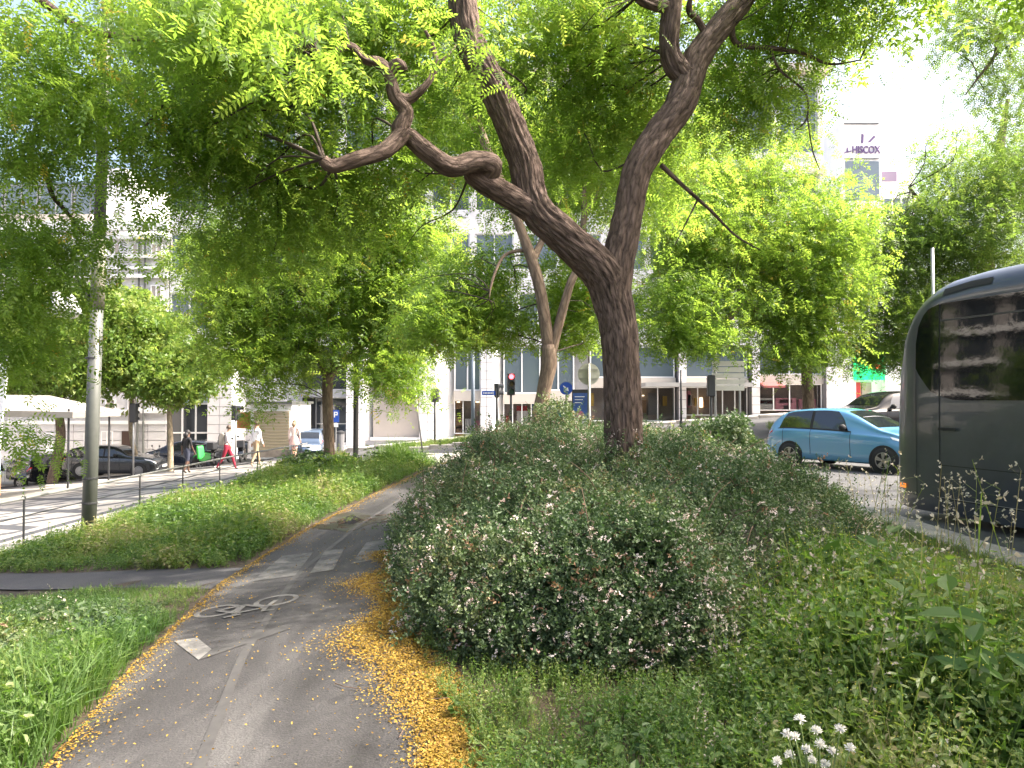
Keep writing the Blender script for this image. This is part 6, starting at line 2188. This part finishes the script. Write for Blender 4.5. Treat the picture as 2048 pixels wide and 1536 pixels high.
x, y = place(3800, lambda u, v: (3.2 + 1.75 * u, 5 + 15 * v), lambda x, y: x < bed_r(y) - 0.02)
plants("grass", x, y, BLADE, L_herb, 0.42, 0.62, 0.3)


# taller leafy weeds here and there
x, y = place(260, rv, lambda x, y: ok_r(x, y) & (y > 3.0) & (x > 1.2))
plants("undergrowth", x, y, BROAD + HERB_F[:2], [L_herb, ygreen_m], 1.15 * low(x, y), 0.32, 0.15)


x, y = place(420, rv, lambda x, y: ok_r(x, y) & (y > 2.6))
plants("dry_stalks", x, y, STALK, [L_herb, dry_m], 0.72 * low(x, y), 0.5, 0.12)
x, y = place(46, lambda u, v: (4.1 + 0.8 * u, 5.6 + 5.5 * v), None)
plants("dry_stalks", x, y, STALK, [L_herb, dry_m], 1.15, 0.6, 0.1)

# ------------------------------------------------------------------ the flowering bush round the big trunk
BUSH_Y = [4.3, 4.7, 5.3, 6.5, 8, 10, 12, 13.5, 14.6]
BUSH_L = [0.6, -0.35, -0.75, -1.0, -1.28, -1.35, -1.1, -0.75, -0.3]
BUSH_R = [1.2, 1.55, 1.85, 2.9, 4.1, 4.6, 4.5, 4.0, 3.0]


def bush_h(x, y):
    l, r_ = np.interp(y, BUSH_Y, BUSH_L), np.interp(y, BUSH_Y, BUSH_R)
    wl, wr = sst(0, 1.15, x - l), sst(0, 1.1, r_ - x)
    wy = sst(4.3, 4.95, y) * (1 - sst(13.4, 14.8, y))
    h = np.interp(y, [4, 5.5, 7.5, 9, 11, 14], [0.90, 0.96, 1.04, 1.14, 1.18, 1.08])
    h = h - 0.22 * sst(2.4, 3.4, x) * sst(8.8, 10.8, y)
    h = h - 0.30 * sst(1.9, 3.4, x) - 0.22 * sst(3.2, 4.4, x)
    return h * np.sqrt(np.clip(wl, 0, 1)) * np.sqrt(np.clip(wr, 0, 1)) * np.sqrt(np.clip(wy, 0, 1)) * (0.68 + 0.28 * pn(x, y, 2.6, 2) + 0.16 * pn(x, y, 6.5, 4)) 


bush = thing("shrub", (1.2, 8.5, 0), "dense sprawling bush with small pinkish white flowers round the thick tree trunk", "shrub")
SPRIG = []
for s_ in range(3):
    g = np.random.default_rng(80 + s_)
    q = []
    for i in range(9):
        t = i / 8
        an = i * 2.4 + g.normal(0, 0.3)
        q.append(diamond((0.0 + 1.0 * t, 0.05 * g.normal(), -0.12 * t * t), (0.55, math.cos(an), math.sin(an) * 0.8), (g.normal() * 0.4, g.normal() * 0.4, 1), 0.30 * (1.1 - 0.5 * t), 0.17, 0.02))
    SPRIG.append(Tpl(q))


def bush_points(n, deep=0.16):
    Y = 4.2 + 10.8 * rng.random(n) ** 1.35
    X = -1.7 + 6.5 * rng.random(n)
    h = bush_h(X, Y)
    k = h > 0.12
    X, Y, h = X[k], Y[k], h[k]
    # steep sides get points all the way down
    e = 0.05
    sl = np.hypot((bush_h(X + e, Y) - bush_h(X - e, Y)) / (2 * e), (bush_h(X, Y + e) - bush_h(X, Y - e)) / (2 * e))
    zz = h - np.minimum(rng.exponential(deep * (1 + 0.6 * np.clip(sl, 0, 3))), h * 0.95)
    return X, Y, zz, h


X, Y, Z, h = bush_points(70000, 0.10)
X, Y, Z = X[:36000], Y[:36000], Z[:36000]
# the steep front and left faces, filled from the ground up
yf = 4.36 + 0.75 * rng.random(14000) ** 1.6
xf = -0.9 + 2.9 * rng.random(14000)
hf = bush_h(xf, yf)
kf = hf > 0.15
X, Y, Z = np.r_[X, xf[kf]], np.r_[Y, yf[kf]], np.r_[Z, hf[kf] * (1 - 0.9 * rng.random(kf.sum()) ** 1.5) + 0.03]
yl = 5.0 + 6.5 * rng.random(9000)
xl = np.interp(yl, BUSH_Y, BUSH_L) + 0.10 + 0.45 * rng.random(9000)
hl = bush_h(xl, yl)
X, Y, Z = np.r_[X, xl], np.r_[Y, yl], np.r_[Z, hl * (1 - 0.9 * rng.random(9000) ** 1.5) + 0.03]
# gather the leaves into tufts, so hollows stay open between them
pick = rng.choice(len(X), 2300, replace=False)
CX, CY, CZ = X[pick], Y[pick], Z[pick]
CZ = CZ + 0.10 * rng.normal(0, 0.7, len(CX)) * (CZ > 0.35)
sz = rng.uniform(0.7, 1.35, len(CX))
ci = np.repeat(np.arange(len(CX)), 26)
off3 = rng.normal(size=(len(ci), 3)) * np.array((0.085, 0.085, 0.07)) * sz[ci][:, None]
P3 = np.c_[CX[ci], CY[ci], CZ[ci]] + off3
loose = rng.choice(len(X), 14000, replace=False)
P3 = np.r_[P3, np.c_[X[loose], Y[loose], Z[loose]] + rng.normal(0, 0.03, (14000, 3))]
P3[:, 2] = np.abs(P3[:, 2]) + 0.02
n = len(P3)
hue = np.r_[rng.normal(0, 0.13, len(CX))[ci], rng.normal(0, 0.1, 14000)]
tn = np.clip(0.46 + 0.4 * (pn(P3[:, 0], P3[:, 1], 3.1, 4) - 0.5) + hue + rng.normal(0, 0.12, n), 0, 0.95)
tn[rng.random(n) < 0.03] = 1
strew("foliage", P3 - np.array((1.2, 8.5, 0)), rng.uniform(0, 6.28, n), rng.normal(-0.55, 0.6, n), rng.normal(0, 0.7, n), 0.105 * (0.65 + 0.65 * rng.random(n)), tn, SPRIG, L_bush, bush)
# sheet under the leaves, coloured dark for the shade deep in the bush
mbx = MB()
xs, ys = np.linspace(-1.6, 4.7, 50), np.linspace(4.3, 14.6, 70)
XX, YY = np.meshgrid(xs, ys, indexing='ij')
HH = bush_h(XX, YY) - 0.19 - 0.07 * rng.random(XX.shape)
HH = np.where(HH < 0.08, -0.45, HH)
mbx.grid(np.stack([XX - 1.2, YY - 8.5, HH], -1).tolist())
thick = mbx.mesh("shade_core", mat("shade_core", (0.028, 0.032, 0.018), 0.95, noise=0.5, nscale=14), True, False)
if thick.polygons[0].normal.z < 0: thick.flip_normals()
link("shade_core", thick, bush)
# long shoots standing out of the bush
limbs = []
for i in range(260):
    X1, Y1, Z1, h1 = bush_points(1 if False else 12, 0.02)
    p = Vector((X1[0], Y1[0], h1[0] - 0.06))
    d = Vector((rng.normal(0, 0.5), rng.normal(0, 0.5), 0.8)).normalized()
    L = rng.uniform(0.15, 0.42) + (0.32 if i % 5 == 0 else 0)
    limbs.append(([p - Vector((1.2, 8.5, 0)), p + d * L * 0.6 - Vector((1.2, 8.5, 0)), p + d * L + Vector((d.x * 0.1, d.y * 0.1, -0.05)) - Vector((1.2, 8.5, 0))], [0.005, 0.004, 0.002]))
limb_mesh("shoot", limbs, dtwig_m, bush, 15, 0.1)["kind"] = "stuff"
tips = np.array([list(P[2]) for P, Q in limbs])
rep = np.repeat(np.arange(len(limbs)), 5)
tt = rng.random(len(rep))
base_ = np.array([list(P[0]) for P, Q in limbs])
pp = base_[rep] * (1 - tt)[:, None] + tips[rep] * tt[:, None]
strew("foliage", pp, rng.uniform(0, 6.28, len(pp)), rng.normal(-0.3, 0.5, len(pp)), rng.normal(0, 0.6, len(pp)), 0.085 * (0.7 + 0.5 * rng.random(len(pp))), np.clip(rng.normal(0.6, 0.2, len(pp)), 0, 1), SPRIG, L_bush, bush)
# flowers in small bunches
FL = []
for s_ in range(3):
    g = np.random.default_rng(90 + s_)
    q, fm, ft = [], [], []
    for i in range(5):
        b = g.normal(size=3) * np.array((0.45, 0.45, 0.3))
        for k in range(4):
            a = k * 1.57 + g.normal(0, 0.2)
            q.append(diamond(b, (math.cos(a), math.sin(a), 0.5 + 0.4 * g.normal()), (0.2 * g.normal(), 0.2 * g.normal(), 1), 0.38, 0.26)); fm.append(0); ft.append(g.normal(0, 0.15))
        q.append(diamond(b, (g.normal(), g.normal(), -0.8), (1, 0, 0.2), 0.4, 0.12)); fm.append(0); ft.append(-0.6)
    FL.append(Tpl(q, fm, ft))
pk = rng.choice(len(CX), 1900, replace=True)
k = (rng.random(1900) < 0.25 + 0.75 * (pn(CX[pk], CY[pk], 2.7, 6) > 0.42)) & (CY[pk] < 12.5)
pk = pk[k]
e_ = 0.06
nx_ = -(bush_h(CX[pk] + e_, CY[pk]) - bush_h(CX[pk] - e_, CY[pk])) / (2 * e_)
ny_ = -(bush_h(CX[pk], CY[pk] + e_) - bush_h(CX[pk], CY[pk] - e_)) / (2 * e_)
nn_ = np.c_[np.clip(nx_, -4, 4), np.clip(ny_, -4, 4), np.ones(len(pk))]
nn_ /= np.linalg.norm(nn_, axis=1)[:, None]
rp_ = np.repeat(np.arange(len(pk)), 3)
FP = np.c_[CX[pk], CY[pk], CZ[pk]][rp_] + nn_[rp_] * (0.11 + 0.06 * rng.random(len(rp_)))[:, None] + rng.normal(0, 0.055, (len(rp_), 3))
FP[:, 2] = np.maximum(FP[:, 2], 0.05)
X, Y, Z = FP[:, 0], FP[:, 1], FP[:, 2] - 0.03
n = len(X)
strew("flower", np.c_[X, Y, Z + 0.03] - np.array((1.2, 8.5, 0)), rng.uniform(0, 6.28, n), rng.normal(0, 0.5, n), rng.normal(0.3, 0.5, n), 0.026 * (0.6 + 0.7 * rng.random(n)), np.clip(rng.normal(0.62, 0.2, n), 0, 1), FL, pink_m, bush)


TUFTQ = [tuft_tpl(8, 7, 0.5, 0.9), tuft_tpl(8, 8, 0.55, 1.0)]


# smaller shrubs round about
def shrub(name, c, rad, cnt, tpl, lm, label, sc, tint=(0.5, 0.25), sub=0.2, fl=0):
    c = (c[0], c[1], Tz(c[0], c[1]))
    t = thing(name, c, label, "shrub")
    d = rng.normal(size=(cnt, 3))
    d /= np.linalg.norm(d, axis=1)[:, None]
    d[:, 2] = np.abs(d[:, 2])
    P = d * np.array(rad) * (rng.random(cnt) ** 0.4)[:, None] * (0.8 + 0.35 * pn(d[:, 0] * 3, d[:, 2] * 3 + d[:, 1] * 2, 1.5, cnt % 7))[:, None] + rng.normal(0, 0.05, (cnt, 3))
    P[:, 2] = np.abs(P[:, 2]) + 0.04
    tn = np.clip(rng.normal(tint[0], tint[1], cnt), 0, 0.95)
    strew("foliage", P, rng.uniform(0, 6.28, cnt), rng.normal(-0.3, 0.6, cnt), rng.normal(0, 0.6, cnt), sc * (0.7 + 0.6 * rng.random(cnt)), tn, tpl, lm, t)
    st = [([(0, 0, -0.05), (rad[0] * 0.15 * math.cos(a), rad[1] * 0.15 * math.sin(a), rad[2] * 0.35), (rad[0] * 0.5 * math.cos(a), rad[1] * 0.5 * math.sin(a), rad[2] * 0.75)], [0.02, 0.014, 0.006]) for a in np.linspace(0, 5.4, 7)]
    limb_mesh("stem", [([Vector(p) for p in P_], Q) for P_, Q in st], dtwig_m, t, 15, 0.2)
    return t


shrub("shrub", (4.75, 17.0), (1.05, 1.0, 1.25), 3400, TUFTQ, L_bush, "dark leafy shrub at the end of the bed left of the blue car", 0.075, (0.45, 0.2))
shrub("shrub", (3.4, 16.6), (1.5, 1.3, 1.0), 3800, TUFTQ, L_lime, "sunlit yellowish shrub behind the big trunk below the stacked direction boards", 0.07, (0.6, 0.25))
shrub("shrub", (2.1, 17.4), (1.1, 1.0, 0.9), 2400, TUFTQ, L_bush, "low shrub close behind the right side of the big trunk", 0.07, (0.6, 0.2))
shrub("shrub", (0.75, 12.6), (0.75, 0.7, 1.75), 2600, SPRIG, L_bush, "upright loose shrub between the forked tree and the big trunk", 0.15, (0.62, 0.2))
shrub("shrub", (-3.1, 20.1), (0.6, 0.55, 0.42), 500, BLADE, L_herb, "tuft of green grasses at the bend of the cycle lane", 1.2, (0.5, 0.15))
shrub("shrub", (-4.7, 20.0), (1.1, 0.7, 0.42), 3000, TUFTQ, L_dark, "dark green low shrub at the foot of the slender verge tree", 0.075, (0.6, 0.2))
shrub("shrub", (-6.2, 21.6), (0.7, 0.6, 0.42), 1600, TUFTQ, L_dark, "leafy dark shrub by the railing left of the slender verge tree", 0.075, (0.5, 0.2))
shrub("shrub", (1.5, 15.2), (1.3, 1.0, 1.15), 2600, TUFTQ, L_bush, "pale leaved bush under the blue poster panel", 0.065, (0.75, 0.2))
x, y = place(1500, lambda u, v: (-5.0 + 5.6 * u, 31.6 + 1.3 * v))
plants("grass", x, y, BLADE, L_herb, 1.0, 0.72, 0.3, dz=0.02)
x, y = place(1300, lambda u, v: (12 + 1.7 * u * np.cos(6.283 * v), 30 + 1.7 * u * np.sin(6.283 * v)))
plants("grass", x, y, BLADE, L_herb, 1.1, 0.55, 0.3)

# white seed head plant in the foreground
sh = thing("thistle", (0.98, 2.55, 0.0), "foreground thistle with fluffy white seed heads at the bottom edge", "plant")
heads = [(1590, 1475), (1612, 1500), (1580, 1512), (1640, 1490), (1665, 1505), (1622, 1522), (1700, 1498), (1600, 1440), (1650, 1530), (1555, 1525), (1680, 1460), (1575, 1470), (1632, 1462)]
limbs, g = [], np.random.default_rng(5)
buds = MB()
for i, (hx, hy) in enumerate(heads):
    p = W(hx, hy, 2.5 + 0.14 * g.random()) - Vector((0.98, 2.55, 0))
    b = Vector((0.02 * g.normal(), 0.03 * g.normal(), 0.0))
    limbs.append(([b, Vector((p.x * 0.5 + 0.02, p.y * 0.5, p.z * 0.6)), p], [0.004, 0.003, 0.0022]))
    fl = []
    for k in range(70):
        d = g.normal(size=3)
        d /= np.linalg.norm(d)
        if d[2] < -0.35: d[2] *= -1
        fl.append(([p, p + Vector(d) * 0.019 * (0.7 + 0.5 * g.random())], [0.0009, 0.0014]))
    hb = MB()
    for P_, Q_ in fl: hb.tube(P_, Q_, 3)
    hb.build("seed_head", fluff_m, sh)
limb_mesh("stem", limbs, stem_m, sh, 15, 0.05)
lf = MB()
for i in range(9):
    a = i * 0.7
    q = diamond((0, 0, 0.06 + 0.03 * i), (math.cos(a), math.sin(a), 0.3), (0, 0, 1), 0.13, 0.045, 0.008)
    lf.add([tuple(v) for v in q], [(0, 1, 2, 3)])
lf.build("leaf", mat("thistle_leaf", (0.10, 0.16, 0.06), 0.6), sh)

# ------------------------------------------------------------------ fallen yellow petals and litter on the lane
PET = Tpl([diamond((0, 0, 0), (1, 0, 0.05), (0, 0.15, 1), 1.0, 0.6, 0.1)])


def petals(name, x, y, sc=0.016):
    n = len(x)
    onlane = (x > lane_l(y)) & (x < lane_r(y))
    z = T(x, y) + np.where(onlane, 0.031, 0.012) + rng.random(n) * 0.010
    strew(name, np.c_[x, y, z], rng.uniform(0, 6.28, n), rng.normal(0, 0.35, n), rng.normal(0, 0.35, n), sc * (0.6 + 0.7 * rng.random(n)), np.clip(rng.normal(0.5, 0.22, n), 0, 1), PET, petal_m)


yy = 1.9 + 6.4 * rng.random(60000) ** 1.25
off = (0.42 * rng.random(60000) ** 1.3 + rng.exponential(0.08, 60000)) * (0.35 + 1.25 * pn(yy, yy * 0.3, 2.4, 1)) * np.interp(yy, [2, 4, 7, 8.3], [1.0, 1.0, 0.8, 0.5])
xx = np.interp(yy, [2, 3.4, 4.3, 5.2, 6.5, 8.3], [-0.02, -0.16, -0.24, -0.60, -0.82, -1.12]) - off + rng.normal(0, 0.04, 60000)
petals("fallen_petals", xx, yy)
yy = 2.2 + 10 * rng.random(6000)
petals("fallen_petals", lane_l(yy) + 0.015 + rng.exponential(0.042, 6000) * (0.3 + 1.3 * pn(yy, yy, 2.0, 2)), yy)
yy = 12 + 9 * rng.random(2500)
petals("fallen_petals", lane_l(yy) + 0.03 + rng.exponential(0.09, 2500), yy, 0.02)
yy = 2.2 + 9 * rng.random(1500) ** 1.5
petals("fallen_petals", lane_l(yy) + lane_w(yy) * rng.random(1500), yy, 0.015)
mb = MB()
for i in range(26):
    yq = rng.uniform(2.6, 7.5)
    xq = float(np.interp(yq, [2, 5, 8], [-0.1, -0.95, -1.35]) + rng.normal(0, 0.22))
    a, L = rng.uniform(0, 6.28), rng.uniform(0.05, 0.22)
    zq = 0.036
    mb.tube([(xq, yq, zq), (xq + L * 0.5 * math.cos(a), yq + L * 0.5 * math.sin(a), zq + 0.006), (xq + L * math.cos(a + 0.3), yq + L * math.sin(a + 0.3), zq)], [0.003, 0.0028, 0.0015], 5)
for i in range(60):
    gp = ground_px(rng.normal(700, 70), rng.normal(1026, 10))
    a, L = rng.uniform(0, 6.28), rng.uniform(0.05, 0.2)
    mb.tube([(gp[0], gp[1], Tz(*gp) + 0.036), (gp[0] + L * math.cos(a), gp[1] + L * math.sin(a), Tz(*gp) + 0.04)], [0.005, 0.003], 4)
o = mb.build("twig_litter", dtwig_m)
o["kind"] = "stuff"
